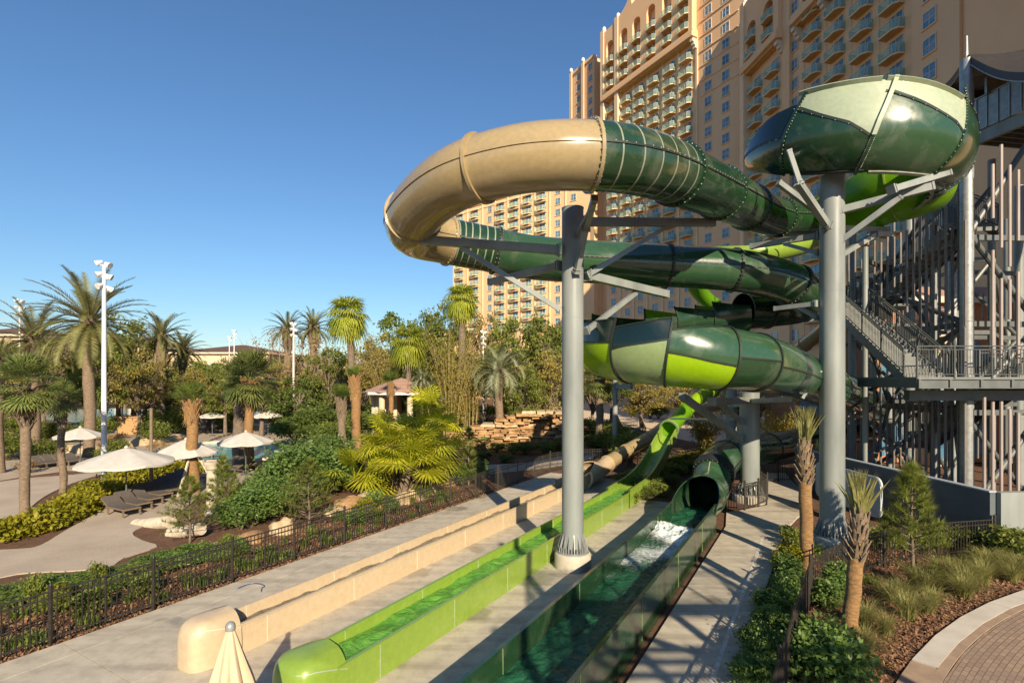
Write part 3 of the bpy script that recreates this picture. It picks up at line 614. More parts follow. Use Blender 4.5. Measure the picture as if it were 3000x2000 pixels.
# open flume behind, lobed turn and front run
po = Path([(*W(2185, 912, 24.4), 0.95), (*W(2090, 925, 24.6), 1.1), (*W(1960, 940, 24.4), 1.2), (*W(1850, 958, 23.4), 1.22), (*W(1785, 978, 21.6), 1.22), (*W(1770, 996, 19.7), 1.22), (*W(1800, 1008, 18.2), 1.2), (*W(1870, 1016, 17.3), 1.2), (*W(1956, 1024, 16.8), 1.16), (*W(2040, 1036, 16.6), 1.08), (*W(2112, 1049, 16.6), 1.0), (*W(2212, 1061, 17.0), 0.92), (*W(2300, 1085, 18.4), 0.88), (*W(2372, 1114, 20.8), 0.86)], 10)
po.wall = lambda t: float(np.clip((po_end-t)/2.0, 0, 1)); po_end = at_u(po, 2112, .6, 1)
def at_uo(path, u, lo, hi, ang=75):
    return min((t for t in path.s if lo*path.L <= t <= hi*path.L), key=lambda t: abs(UC+F*path.pt(t, ang)[0]/path.pt(t, ang)[1]-u))
O = [0, at_u(po, 2068, 0, .3), at_u(po, 1940, 0, .35), at_u(po, 1815, 0, .45), at_u(po, 1768, .3, .55), at_uo(po, 1791, .5, .85), at_uo(po, 1956, .55, .9), at_u(po, 2112, .6, 1), at_u(po, 2212, .6, 1), po.L]
# travel: leftwards behind, then round and rightwards in front; +90 is the outer side all the way
OP = [(-100, -120, 108, 146, None, ('dgreen', 'dgreen')), (-98, -118, 104, 146, None, ('dgreen', 'dgreen')), (-96, -110, 108, 148, None, ('dgreen', 'dgreen')), (-92, -104, 128, 150, 96, ('lime', 'navy')), (-92, -104, 128, 152, 90, ('lime2', 'navy')), (-96, -108, 132, 160, 84, ('sage', 'navy')), (-100, -150, 130, 160, 84, ('lime2', 'mgreen')), (-180, -180, 180, 180, 90, ('dgreen', 'mgreen')), (-180, -180, 180, 180, 80, ('mgreen', 'mgreen'))]
for i, (l0, l1, h0, h1, spl, (c1, c2)) in enumerate(OP):
    s0, s1 = O[i], O[i+1]
    spf = None if spl is None else (lambda k, q=spl, i=i: (q+(24 if i == 5 else 6)*k if i != 6 else q-10*k) if i < 7 else q)
    pn = shell('flume_panel', po, s0+0.015, s1-0.015, [MT[c1], MT[c2], MT['lime2']], raft, lambda k, a=l0, b_=l1: a+(b_-a)*k, lambda k, a=h0, b_=h1: a+(b_-a)*k, spf, (0, 1), n=36, step=0.16, thick=0.045, inner=(2 if i in (0, 1) else None))
    if i: flange(po, s0, raft, MT['black'], max(-180, min(l0, OP[i-1][1])), min(180, max(h0, OP[i-1][3])), bolts=0, w=0.06, proud=0.05)
    if spf: ridge(po, s0+0.03, s1-0.03, spf, pn, MT['black'], 0.025, 0.05)
    if 3 <= i <= 6: ridge(po, s0+0.03, s1-0.03, (lambda k, a=h0, b_=h1: a+(b_-a)*k-1), pn, MT['black'], 0.02, 0.05, name='top_lip')
fb = at_u(po, 2290, .7, 1); flange(po, fb, raft, MT['navy'], w=0.55, proud=0.008, name='dark_band')
# under pass, ground tube and exit
pu = Path([(*W(2372, 1114, 20.8), 0.86), (*W(2425, 1132, 23.6), 0.86), (*W(2480, 1150, 27.5), 0.86), (*W(2545, 1180, 31.5), 0.86), (*W(2590, 1215, 35.5), 0.86), (*W(2560, 1250, 38), 0.86), (*W(2480, 1266, 37.5), 0.86), (*W(2390, 1283, 35.5), 0.86), (*W(2300, 1302, 33.3), 0.86), (*W(2235, 1315, 31.0), 0.86), (*W(2170, 1323, 28.9), 0.86), (*W(2128, 1340, 27.0), 0.86), (*W(2095, 1372, 25.2), 0.86), (*ST(25.6, -4.36, 0.98), 0.87), (*ST(23.9, -4.33, 0.95), 0.88)], 8)
U = [0, 4, 8, 12, 16, at_u(pu, 2470, .4, .8), at_u(pu, 2390, .5, .9), at_u(pu, 2249, .6, 1), at_u(pu, 2128, .7, 1), at_u(pu, 2095, .7, 1)+0.3, pu.L]
for i in range(len(U)-1):
    sec = shell('tube_section', pu, U[i]+0.01, U[i+1]-0.01, [MT['dgreen2' if 3 <= i <= 6 else ('dgreen' if i < 3 else 'mgreen')]], raft, n=40, step=0.2)
    for a in (92, -92, 180): ridge(pu, U[i]+0.02, U[i+1]-0.02, a, sec, MT['black'] if a != 180 else MT['stripe'], 0.03 if a != 180 else 0.006, 0.05)
    if i: flange(pu, U[i], raft, MT['black'] if i == len(U)-2 else MT['dgreen'], bolts=26, w=0.42 if i == len(U)-2 else 0.09, proud=0.09 if i == len(U)-2 else 0.06)
flange(pu, pu.L-0.04, raft, MT['mgreen'], proud=0.05, w=0.12)
px = Path([(*ST(24.0, -4.33, 0.95), 0.9), (*ST(23.0, -4.32, 0.98), 0.92), (*ST(21.6, -4.3, 1.0), 0.88)], 8)
shell('exit_scoop', px, 0, px.L, [MT['mgreen']], raft, lambda k: -168+78*k**0.6, lambda k: 168-78*k**0.6, n=40)
channel('runout', densify([(2.2, -4.3, 0, 0.80, 1.06, -0.2), (10, -4.3, 0, 0.80, 1.06, -0.2), (16, -4.3, 0, 0.80, 1.06, -0.2), (20.2, -4.3, 0, 0.80, 1.06, -0.2), (21.9, -4.31, 0, 0.82, 1.1, -0.2)]), MT['dgreen'], raft)
mb = MB(); seams(mb, 4.7, 21.5, 3.6, -4.3, 0.80, 1.06); mb.obj('panel_joint', MT['sage'], raft)
wdk = watermat('raft_channel_water', (0.008, 0.045, 0.026), (0.030, 0.15, 0.08), 1.9, 1.0, 0.05)
water('water', 2.3, 24.2, -4.3, 0.73, lambda s: 0.55-0.1*max(0, s-22.5), wdk, 0.075, 21.0, 420, 36)
m, nt, b = nodes('white_foam'); v = coord(nt); n1 = noise(nt, v, 5.5, 6, 0.7, 0.6)
nt.links.new(ramp(nt, n1, [(0.3, (0.45, 0.58, 0.54)), (0.6, (0.80, 0.84, 0.84))]), b.inputs['Base Color']); b.inputs['Roughness'].default_value = 0.7
bump(nt, b, noise(nt, v, 18, 5, 0.7), 1.0, 0.06)
tr = nt.nodes.new('ShaderNodeBsdfTransparent'); mx = nt.nodes.new('ShaderNodeMixShader'); nt.links.new(tr.outputs[0], mx.inputs[1]); nt.links.new(b.outputs[0], mx.inputs[2])
nt.links.new(mx.outputs[0], nt.nodes['Material Output'].inputs[0]); at = nt.nodes.new('ShaderNodeAttribute'); at.attribute_name = 'dens'
ad = nt.nodes.new('ShaderNodeMath'); ad.operation = 'ADD'; nt.links.new(at.outputs['Fac'], ad.inputs[0]); nt.links.new(noise(nt, v, 11, 8, 0.8, 0.6), ad.inputs[1])
nt.links.new(ramp(nt, ad.outputs[0], [(0.72, (0, 0, 0)), (1.42, (1, 1, 1))]), mx.inputs[0])
mb = MB(); rows = []; dens = []
for i in range(161):
    s = 12.5+8.4*i/160; r = []
    for j in range(37):
        y = -0.72+1.44*j/36; e = math.exp(-((s-18.6+0.45*y)/0.85)**2); tail = math.exp(-((s-16.2-1.2*y)/1.9)**2)*0.48; p = Vector((s*2.5, y*3, 5))
        h = e*(0.17+0.16*mn.noise(p)+0.11*mn.noise(p*2.6)+0.07*mn.noise(p*5.5)); r.append(ST(s, -4.3+y, 0.64+max(0, h)+0.05*mn.noise(p*0.8))); dens.append(min(1, e*1.0+tail*(0.8+0.5*mn.noise(p*0.5))))
    rows.append(r)
mb.grid(rows); fo = mb.obj('foam', m, None, 179); tag(fo, kind='stuff')
a_ = fo.data.attributes.new('dens', 'FLOAT', 'POINT'); a_.data.foreach_set('value', dens)
# small plate on the runout wall
sg = thing('safety_sign', 'small white and blue plate fixed to the dark green runout wall', 'sign')
mb = MB(); mb.box((0, 0, 0), (0.42, 0.012, 0.17)); mb.obj('plate', MT['white'], sg)
mb = MB(); mb.box((0.02, -0.009, 0.02), (0.30, 0.006, 0.06)); mb.obj('blue_panel', MT['bluehose'], sg)
mb = MB(); mb.box((-0.15, -0.009, -0.035), (0.06, 0.006, 0.08)); mb.obj('yellow_mark', MT['lime2'], sg)
q = ST(6.55, -5.008, 0.84); sg.location = q; sg.rotation_euler = (0, 0, math.atan2(ES[1], ES[0]))
for t_ in (tan, grn, raft): settle(t_)
# ---------------------------------------------------------------- support columns with their arms
def column(name, label, x, y, z0, z1, r, arms, ped, group='slide support columns', gus=True):
    t = thing(name, label, 'support column', group=group)
    mb = MB(); mb.cyl((x, y, z0), (x, y, z1), r, r, 36); mb.cyl((x, y, z1), (x, y, z1+0.02), r*1.03, r*1.03, 36)
    for zz in (z0+(z1-z0)*0.34, z0+(z1-z0)*0.68): mb.cyl((x, y, zz), (x, y, zz+0.035), r*1.012, r*1.012, 36, 0, False)
    mb.obj('shaft', MT['steel'], t, 40)
    if gus:
        mb = MB(); mb.cyl((x, y, z0), (x, y, z0+0.05), r*1.5, r*1.5, 32)
        for k in range(16):
            a = 2*math.pi*k/16; c, s = math.cos(a), math.sin(a); q = []
            for rr, zz in ((r*0.98, z0+0.05), (r*1.42, z0+0.05), (r*1.40, z0+0.14), (r*0.99, z0+0.62)):
                q.append((x+c*rr-s*0.012, y+s*rr+c*0.012, zz)); q.append((x+c*rr+s*0.012, y+s*rr-c*0.012, zz))
            mb.add(q, [(0, 2, 4, 6), (7, 5, 3, 1), (2, 3, 5, 4), (4, 5, 7, 6), (0, 1, 3, 2)])
            a2 = a+math.pi/16; mb.cyl((x+math.cos(a2)*r*1.3, y+math.sin(a2)*r*1.3, z0), (x+math.cos(a2)*r*1.3, y+math.sin(a2)*r*1.3, z0+0.2), 0.025, n=6)
        mb.obj('base_plate', MT['galv'], t, 40)
    if ped:
        mb = MB(); pr, pz = ped; mb.lathe([(pr, pz), (pr, z0-0.07), (pr-0.03, z0-0.02), (pr-0.06, z0)], (x, y, 0), 40); mb.obj('pedestal', MT['deck'], t, 35)
    for p, q, w, h in arms:
        mb = MB(); mb.bar(p, q, w, h); d = (Vector(q)-Vector(p)).normalized()
        mb.bar(Vector(p)-d*0.01, Vector(p)+d*0.04, w*1.7, h*1.5)
        mb.bar(Vector(q)-d*0.05, Vector(q)+d*0.012, w*1.15, h*1.12); mb.bar(Vector(p)+d*0.10, Vector(p)+d*0.125, w*1.35, h*1.3)
        for sg in (-1, 1): mb.box(Vector(p)+d*0.07+Vector((0, 0, sg*h*0.62)), (0.05, 0.05, 0.06))
        mb.obj('arm', MT['steel'], t, 30)
    return settle(t)
lx, ly = 1.94, 16.85; lr = 0.345
zl = W(1679, 612, ly)[2]
def A_(u0, v0, y0, u1, v1, y1, w=0.16, h=0.2): return (W(u0, v0, y0), W(u1, v1, y1), w, h)
column('support_column', 'tall grey pipe column on a round concrete pedestal between the lime and dark runouts', lx, ly, 0.50, zl, lr, [
    A_(1712, 650, 16.9, 2090, 652, 19.3, 0.2, 0.26), A_(1718, 808, 16.9, 1955, 662, 18.5, 0.13, 0.15),
    A_(1640, 732, 16.7, 1198, 700, 16.8, 0.2, 0.26), A_(1640, 906, 16.7, 1356, 728, 16.8, 0.13, 0.15),
    A_(1640, 778, 17.0, 1434, 826, 19.4, 0.18, 0.22), A_(1718, 806, 17.0, 1953, 862, 20.3, 0.22, 0.26),
    A_(1716, 970, 16.9, 1862, 858, 19.0, 0.13, 0.16), A_(1689, 800, 16.45, 1716, 668, 15.9, 0.15, 0.17), A_(1716, 668, 15.9, 1742, 580, 14.5, 0.16, 0.18), A_(1688, 690, 16.5, 1738, 596, 14.6, 0.08, 0.08)], (0.58, -0.1))
rx, ry = 11.42, 18.8
column('support_column', 'tall grey pipe column beside the blue grey wall, topped by the wide green turn', rx, ry, 0.42, 13.2, 0.40, [
    A_(2425, 663, 18.5, 2338, 535, 17.5, 0.2, 0.22), A_(2400, 625, 18.8, 2280, 535, 18.4, 0.16, 0.18), A_(2345, 540, 17.5, 2312, 440, 17.6, 0.12, 0.14),
    A_(2455, 618, 18.6, 2735, 546, 17.4, 0.24, 0.24), A_(2455, 712, 18.6, 2640, 576, 17.6, 0.17, 0.19), A_(2610, 556, 17.3, 2780, 505, 17.5, 0.2, 0.2),
    A_(2455, 752, 19.0, 2562, 688, 20.6, 0.16, 0.18), A_(2562, 686, 20.6, 2618, 686, 21.6, 0.16, 0.18), A_(2455, 668, 19, 2600, 672, 22.2, 0.16, 0.18),
    A_(2395, 889, 18.9, 2270, 904, 20.2, 0.16, 0.16), A_(2395, 930, 19.1, 2330, 895, 20.4, 0.12, 0.13), A_(2400, 1085, 18.6, 2350, 1165, 18.6, 0.1, 0.1),
    A_(2400, 690, 19.2, 2200, 722, 21.2, 0.18, 0.2), A_(2400, 742, 19.2, 2300, 715, 21.2, 0.12, 0.12)], (0.75, -0.1))
mx_, my_ = (2196-UC)/F*26.2, 26.2
column('support_column', 'shorter grey column inside the small round fence beside the dark tube mouth', mx_, my_, 0.3, W(0, 1150, my_)[2], 0.46, [
    A_(2172, 1285, 25.9, 1998, 1160, 21.4, 0.24, 0.26), A_(2172, 1235, 25.9, 2105, 1178, 23.0, 0.2, 0.2), A_(2190, 1172, 26, 2085, 1176, 21.0, 0.3, 0.3), A_(2200, 1175, 26, 2330, 1168, 21.5, 0.22, 0.22),
    A_(2172, 1228, 26, 1966, 1226, 31, 0.09, 0.09)], (0.8, -0.1))
column('support_column', 'slender shaded column standing behind the shorter column, under the green turn', (2143-UC)/F*35, 35, 0.3, W(0, 1140, 35)[2], 0.34, [A_(2140, 1190, 35, 2290, 1165, 31, 0.2, 0.2)], (0.6, -0.1), gus=False)
column('support_column', 'rusty post beyond the lobed green turn, beside the garden steps', *W(1802, 0, 40)[:2], 0.0, W(0, 1112, 40)[2], 0.19, [A_(1802, 1132, 40, 1850, 1132, 39, 0.3, 0.35)], None, gus=False)

# ---------------------------------------------------------------- stair tower
tw = thing('stair_tower', 'grey steel stair tower wrapped in hanging pale tubes beside the blue grey wall', 'stair tower')
def part(mb, name, mat, par=tw, sm=30): return mb.obj(name, mat, par, sm)
cols = [(2832, 22.0, 0.24, 0.1, 19.3), (2497, 30.5, 0.20, 0.1, 16.8), (2792, 29.0, 0.24, 0.1, 16.8), (2664, 33.5, 0.30, 0.1, 16.8), (2425, 36.0, 0.2, 0.1, 13.5), (2985, 29.5, 0.22, 0.1, 16.8), (3040, 22.2, 0.24, 0.1, 16.8), (2560, 38.0, 0.2, 0.1, 13), (2535, 26.0, 0.13, 0.1, 12.5), (2606, 29.0, 0.15, 0.1, 14), (2735, 26.0, 0.15, 0.1, 16.8), (2905, 26.0, 0.16, 0.1, 16.8), (2950, 33.0, 0.18, 0.1, 16)]
CP = []
for i, (u, y, r, z0, z1) in enumerate(cols):
    x = (u-UC)/F*y; CP.append((x, y)); mb = MB(); mb.cyl((x, y, z0), (x, y, z1), r, r, 20)
    for zz in np.arange(1.5, z1-1, 2.3): mb.cyl((x, y, zz), (x, y, zz+0.05), r*1.06, r*1.06, 20)
    if i == 0: mb.cyl((x, y, z1), (x, y, z1+1.0), 0.07, 0.04, 8)
    part(mb, 'column', MT['galv'] if i in (0, 2) else MT['steel'])
def beams(pairs, zs, w, h, mat='dsteel'):
    for (i, j) in pairs:
        for z in zs:
            mb = MB(); mb.bar((*CP[i], z), (*CP[j], z), w, h); part(mb, 'beam', MT[mat])
beams([(0, 1), (1, 3), (0, 2), (2, 3), (0, 6), (2, 5)], (4.6, 8.3, 11.9), 0.16, 0.22)
beams([(8, 9), (9, 10), (10, 11), (11, 12)], (4.6, 8.3, 11.9), 0.12, 0.2)
beams([(3, 4), (1, 4), (3, 7)], (4.6, 8.3), 0.14, 0.2)
def brace(i, j, z0, z1, r=0.11, f0=0, f1=1):
    p = Vector((*CP[i], z0)); q = Vector((*CP[j], z1)); mb = MB(); mb.cyl(p.lerp(q, f0), p.lerp(q, f1), r, r, 10); part(mb, 'brace', MT['dsteel'])
for a, b_, z0, z1 in ((0, 1, 0.3, 4.6), (1, 0, 0.3, 4.6), (0, 2, 0.3, 4.6), (2, 0, 8.3, 4.6), (0, 1, 8.3, 4.6), (1, 0, 8.3, 11.9), (0, 1, 8.3, 11.9), (2, 3, 0.3, 4.6), (3, 2, 4.6, 8.3), (2, 3, 8.3, 11.9), (0, 6, 0.3, 4.4), (6, 0, 0.5, 4.4), (0, 6, 4.8, 8.3), (0, 6, 12.2, 8.3), (1, 3, 0.3, 4.6), (3, 1, 4.6, 8.3), (2, 5, 4.6, 8.3), (5, 2, 8.3, 11.9), (0, 6, 11.9, 16.6), (1, 3, 8.3, 11.9), (3, 1, 0.3, 4.6), (8, 9, 0.3, 4.6), (9, 8, 4.6, 8.3), (8, 9, 8.3, 11.9), (10, 11, 8.3, 11.9), (11, 10, 4.6, 8.3), (10, 11, 0.3, 4.6), (11, 12, 4.6, 8.3), (12, 11, 8.3, 11.9), (9, 10, 4.6, 8.3), (10, 9, 8.3, 11.9), (9, 10, 11.9, 15.0), (10, 11, 11.9, 15.5)): brace(a, b_, z0, z1, 0.10 if a else 0.12)
# landing at eye level, its fascia, railing
LX, LY = 15.75, 20.5
def rail(mb, p, q, h=1.12, step=0.115, post=1.35, w=0.045, bot=0.10):
    p = Vector(p); q = Vector(q); Ln = (q-p).length; up = Vector((0, 0, 1)); n = max(1, round(Ln/post))
    for i in range(n+1): a = p.lerp(q, i/n); mb.bar(a-up*0.22, a+up*h, w*1.2)
    mb.bar(p+up*h, q+up*h, w); mb.bar(p+up*(h-0.13), q+up*(h-0.13), w*0.7); mb.bar(p+up*bot, q+up*bot, w*0.7)
    k = int(Ln/step)
    for i in range(1, k): a = p.lerp(q, i/k); mb.bar(a+up*bot, a+up*(h-0.13), 0.016)
ZL = 6.08
mb = MB(); mb.prism([(LX, LY), (24.5, LY), (24.5, 24), (LX, 24)], ZL-0.10, ZL); part(mb, 'landing', MT['tread'])
mb = MB(); mb.bar((LX, LY, ZL-0.26), (24.5, LY, ZL-0.26), 0.08, 0.34); mb.bar((LX, LY, ZL-0.09), (24.5, LY, ZL-0.09), 0.2, 0.03); mb.bar((LX, LY, ZL-0.43), (24.5, LY, ZL-0.43), 0.2, 0.03)
for k in range(8): mb.box((LX+0.05+1.2*k, LY-0.07, ZL-0.26), (0.09, 0.06, 0.3))
mb.bar((LX+0.02, LY, ZL-0.26), (LX+0.02, 24, ZL-0.26), 0.08, 0.34); part(mb, 'landing_beam', MT['dsteel'])
mb = MB(); mb.bar((LX+0.5, LY+1.2, ZL-0.75), (24.5, LY+1.2, ZL-0.75), 0.3, 0.42); part(mb, 'cross_beam', MT['dsteel'])
mb = MB(); rail(mb, (LX, LY, ZL), (24.5, LY, ZL), 1.2); part(mb, 'landing_rail', MT['shaded_rail'])
mb = MB(); rail(mb, (19.6, LY+1.6, ZL), (24.5, LY+1.6, ZL), 1.15); part(mb, 'landing_rail', MT['dsteel'])
# stair flight climbing away from the landing
def flight(p0, d, width, n, rise, run, rails=True):
    d = Vector((*d, 0)).normalized(); sd_ = Vector((d.y, -d.x, 0)); p0 = Vector(p0)
    fl = MB()
    for i in range(n):
        c = p0+d*(run*(i+0.5))+Vector((0, 0, rise*(i+1))); a = c-d*run*0.5; 
        fl.bar(c-sd_*0+Vector((0, 0, -0.02)), c+sd_*width+Vector((0, 0, -0.02)), run+0.03, 0.04, 0)
        fl.bar(a+Vector((0, 0, -rise*0.5)), a+sd_*width+Vector((0, 0, -rise*0.5)), 0.02, rise, 0)
    part(fl, 'treads', MT['tread'])
    e = p0+d*(run*n)+Vector((0, 0, rise*n))
    for k in (0, width):
        mb = MB(); mb.bar(p0+sd_*k+Vector((0, 0, -0.12)), e+sd_*k+Vector((0, 0, -0.12)), 0.07, 0.36); part(mb, 'stringer', MT['dsteel'])
        mb = MB(); rail(mb, p0+sd_*k+Vector((0, 0, 0.1)), e+sd_*k+Vector((0, 0, 0.1)), 1.05, 0.13, 1.9)
        mb.bar(p0+sd_*(k+0.08)+Vector((0, 0, 0.98)), e+sd_*(k+0.08)+Vector((0, 0, 0.98)), 0.045); part(mb, 'stair_rail', MT['shaded_rail'])
    return e
e = flight((LX+0.04, LY+0.75, ZL), (0.08, 1), 1.5, 22, 0.172, 0.262)
mb = MB(); mb.prism([(e.x-0.1, e.y), (e.x+5, e.y), (e.x+5, e.y+1.8), (e.x-0.1, e.y+1.8)], e.z-0.12, e.z); mb.bar((e.x-0.1, e.y, e.z-0.2), (e.x-0.1, e.y+1.8, e.z-0.2), 0.1, 0.35); part(mb, 'landing', MT['dsteel'])
mb = MB(); rail(mb, (e.x-0.1, e.y, e.z), (e.x-0.1, e.y+1.8, e.z)); rail(mb, (e.x-0.1, e.y+1.8, e.z), (e.x+5, e.y+1.8, e.z)); part(mb, 'landing_rail', MT['steel'])
flight((20.6, 29.5, 9.4), (0.1, -1), 1.4, 20, 0.172, 0.27); flight((20.2, 23.6, 12.6), (0.15, 1), 1.4, 20, 0.172, 0.27); flight((21.6, 27.5, 2.4), (0, -1), 1.4, 20, 0.172, 0.27)
mb = MB(); mb.prism([(20.0, 29.4), (26, 29.4), (26, 31.4), (20.0, 31.4)], 8.95, 9.1); part(mb, 'landing', MT['dsteel'])
mb = MB(); rail(mb, (20.0, 29.4, 9.1), (20.0, 31.4, 9.1)); rail(mb, (20.0, 31.4, 9.1), (26, 31.4, 9.1)); part(mb, 'landing_rail', MT['galv'])
# hanging tubes
rg = random.Random(11); nsl = 0
def slat(x, y, z0, z1, r=0.055, m='pink'):
    global nsl; nsl += 1
    mb = MB(); mb.cyl((x, y, z0), (x, y, z1), r, r, 8); part(mb, 'hanging_tube', MT[m])
for u in range(2466, 2830, 19):      # along the slide side
    k = (u-UC)/F; y = 19.2/(k+0.02)*1.0+rg.uniform(-0.2, 0.2); x = k*y
    top = rg.uniform(4.9, 5.9) if u < 2700 else rg.uniform(6.5, 8.2)
    slat(x, y, rg.uniform(0.4, 1.6), top, m='shade_tube')
    if rg.random() < 0.92: slat(x+0.02, y, rg.uniform(9.0, 10.2) if u < 2690 else rg.uniform(7.2, 9.5), rg.uniform(12.2, 15.5), m='shade_tube')
for i in range(16):      # the sunlit face over the landing
    x = 18.95+0.34*i; y = 21.15
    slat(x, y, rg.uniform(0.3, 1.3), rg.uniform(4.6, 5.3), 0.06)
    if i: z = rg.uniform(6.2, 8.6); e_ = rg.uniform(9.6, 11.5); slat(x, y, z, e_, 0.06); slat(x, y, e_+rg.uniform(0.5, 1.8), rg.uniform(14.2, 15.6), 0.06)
for i in range(16):      # rear screens seen through the tower
    x = 22+0.75*i; slat(x, 34.0+0.02*i, rg.uniform(0.5, 3), rg.uniform(5, 7), m='shade_tube'); slat(x+0.3, 34.2, rg.uniform(7.5, 9), rg.uniform(10, 13.5), m='shade_tube')
# top deck: fascia, joists, floor
D0 = Vector((20.9, 24.2, 0)); dd = Vector((0.178, -1, 0)).normalized(); rr_ = Vector((1, 0.178, 0)).normalized()
zt, zb = 18.55, 17.15
mb = MB(); p = D0; q = D0+dd*9
mb.bar(p+Vector((0, 0, (zt+zb)/2)), q+Vector((0, 0, (zt+zb)/2)), 0.08, zt-zb)
for k in range(20): a = p+dd*(0.45*k)-rr_*0.06; mb.bar(a+Vector((0, 0, zb)), a+Vector((0, 0, zt)), 0.05, 0.04)
mb.bar(p+Vector((0, 0, zt+0.05)), q+Vector((0, 0, zt+0.05)), 0.14, 0.05); part(mb, 'deck_fascia', MT['galv'])
mb = MB(); mb.bar(p+Vector((0, 0, zb-0.35)), q+Vector((0, 0, zb-0.35)), 0.18, 0.5); part(mb, 'deck_beam', MT['steel'])
mb = MB(); mb.bar(p+Vector((0, 0, (zt+zb)/2)), p+rr_*9+Vector((0, 0, (zt+zb)/2)), 0.08, zt-zb); part(mb, 'deck_fascia', MT['galv'])
a4 = [p, q, q+rr_*9, p+rr_*9]; mb = MB(); mb.prism([(v_.x, v_.y) for v_ in a4], zb-0.12, zb-0.02); part(mb, 'deck_floor', MT['mud'])
mb = MB()
for k in range(22): a = p+dd*(0.4*k+0.2)+rr_*0.12; mb.bar(a+Vector((0, 0, zb-0.30)), a+rr_*8.6+Vector((0, 0, zb-0.30)), 0.07, 0.3)
part(mb, 'joists', MT['dsteel'])
mb = MB(); mb.box((p.x+0.5, p.y-0.9, zt+0.35), (0.1, 1.1, 0.7), math.atan2(dd.y, dd.x)); part(mb, 'deck_screen', MT['galv'])
settle(tw, (20, 27, 0))
# black fabric roof over the top deck
cn = thing('shade_sail', 'black fabric canopy stretched from the mast at the top of the stair tower', 'shade sail')
pk = Vector((*CP[0], 19.55)); rows = []
B0 = Vector(W(2735, 262, 27.5)); B1 = Vector((*CP[0], 18.9)); B2 = Vector(W(3060, 205, 18.0)); B3 = Vector(W(3060, 240, 26)); cen = Vector((23.5, 22.5, 20.6))
def edge(a, b_, n, sag): return [a.lerp(b_, i/n)+Vector((0, 0, -sag*math.sin(math.pi*i/n))) for i in range(n+1)]
loop = edge(B0, pk, 12, 0.35)[:-1]+edge(pk, B2, 12, 0.35)[:-1]+edge(B2, B3, 12, 0.3)[:-1]+edge(B3, B0, 12, 0.3)
mb = MB(); mb.grid([[p.lerp(cen, k/8)+Vector((0, 0, -0.5*math.sin(math.pi*k/8)*0.5)) for p in loop] for k in range(9)]); mb.obj('fabric', MT['blacktop'], cn, 40)
mb = MB(); mb.grid([[p+Vector((0, 0, -0.32)) for p in loop], loop]); mb.obj('valance', MT['blacktop'], cn, 40)
mb = MB(); mb.tube([p+Vector((0, 0, -0.33)) for p in loop], 0.025, 6); mb.obj('edge_cable', MT['galv'], cn, 40)
settle(cn)

# ---------------------------------------------------------------- walls and board
gw = thing('retaining_wall', 'low blue grey rendered wall with sloping view behind the small black fence', 'wall')
wa, wb = Vector(G(2334, 1416)[:2]+(0,)), Vector((16.75, 18.35, 0)); mb = MB()
mb.bar(wa+Vector((0, 0, 1.0)), wb+Vector((0, 0, 1.0)), 0.22, 2.1); mb.obj('wall', MT['gwall'], gw)
mb = MB(); mb.bar(wa+Vector((0, 0, 2.08)), wb+Vector((0, 0, 2.08)), 0.27, 0.05); mb.obj('coping', MT['signb'], gw)
mb = MB(); mb.bar(wb+Vector((0.12, -0.05, 1.02)), wb+Vector((9, 0.8, 1.02)), 0.22, 2.12); mb.obj('wall', MT['steel'], gw); settle(gw)
bd = thing('notice_board', 'pale rounded board standing with its ribbed back against the blue grey wall', 'board')
dw = (wb-wa).normalized(); nw = Vector((-dw.y, dw.x, 0)); nw = nw if nw.x < 0 else -nw
c0 = Vector(W(2395, 1450, 24.6)); c1 = Vector(W(2586, 1462, 20.4)); dw = Vector((c1.x-c0.x, c1.y-c0.y, 0)); ln = dw.length; dw.normalize(); z0, z1, rr0 = 0.62, 2.12, 0.28
pro = []
for cx_, cz_, a0 in ((ln-rr0, z1-rr0, 90), (ln-rr0, z0+rr0, 0), (rr0, z0+rr0, -90), (rr0, z1-rr0, -180)):
    for k in range(7): a = R(a0-15*k); pro.append((cx_+rr0*math.cos(a), cz_+rr0*math.sin(a)))
mb = MB(); nn = Vector((-1, 0, 0)); base_ = Vector((c0.x, c0.y, 0)); n_ = len(pro)
mb.add([base_+dw*a+Vector((0, 0, b_))+nn*k for k in (0, 0.09) for a, b_ in pro], [tuple(range(n_-1, -1, -1)), tuple(range(n_, 2*n_))]+[(i, (i+1) % n_, n_+(i+1) % n_, n_+i) for i in range(n_)]); mb.obj('panel', MT['signb'], bd)
mb = MB(); mb.tube([base_+dw*a+Vector((0, 0, b_))+nn*0.045 for a, b_ in pro+[pro[0]]], 0.055, 6); mb.obj('rim', P('pale_rim', (0.5, 0.54, 0.52), None, 4, 0.5), bd, 40)
mb = MB()
for f in (0.2, 0.8): a = base_+dw*(ln*f)+nn*0.02; mb.bar(a, a+Vector((0, 0, z0+0.3)), 0.08)
mb.obj('leg', MT['galv'], bd); settle(bd)

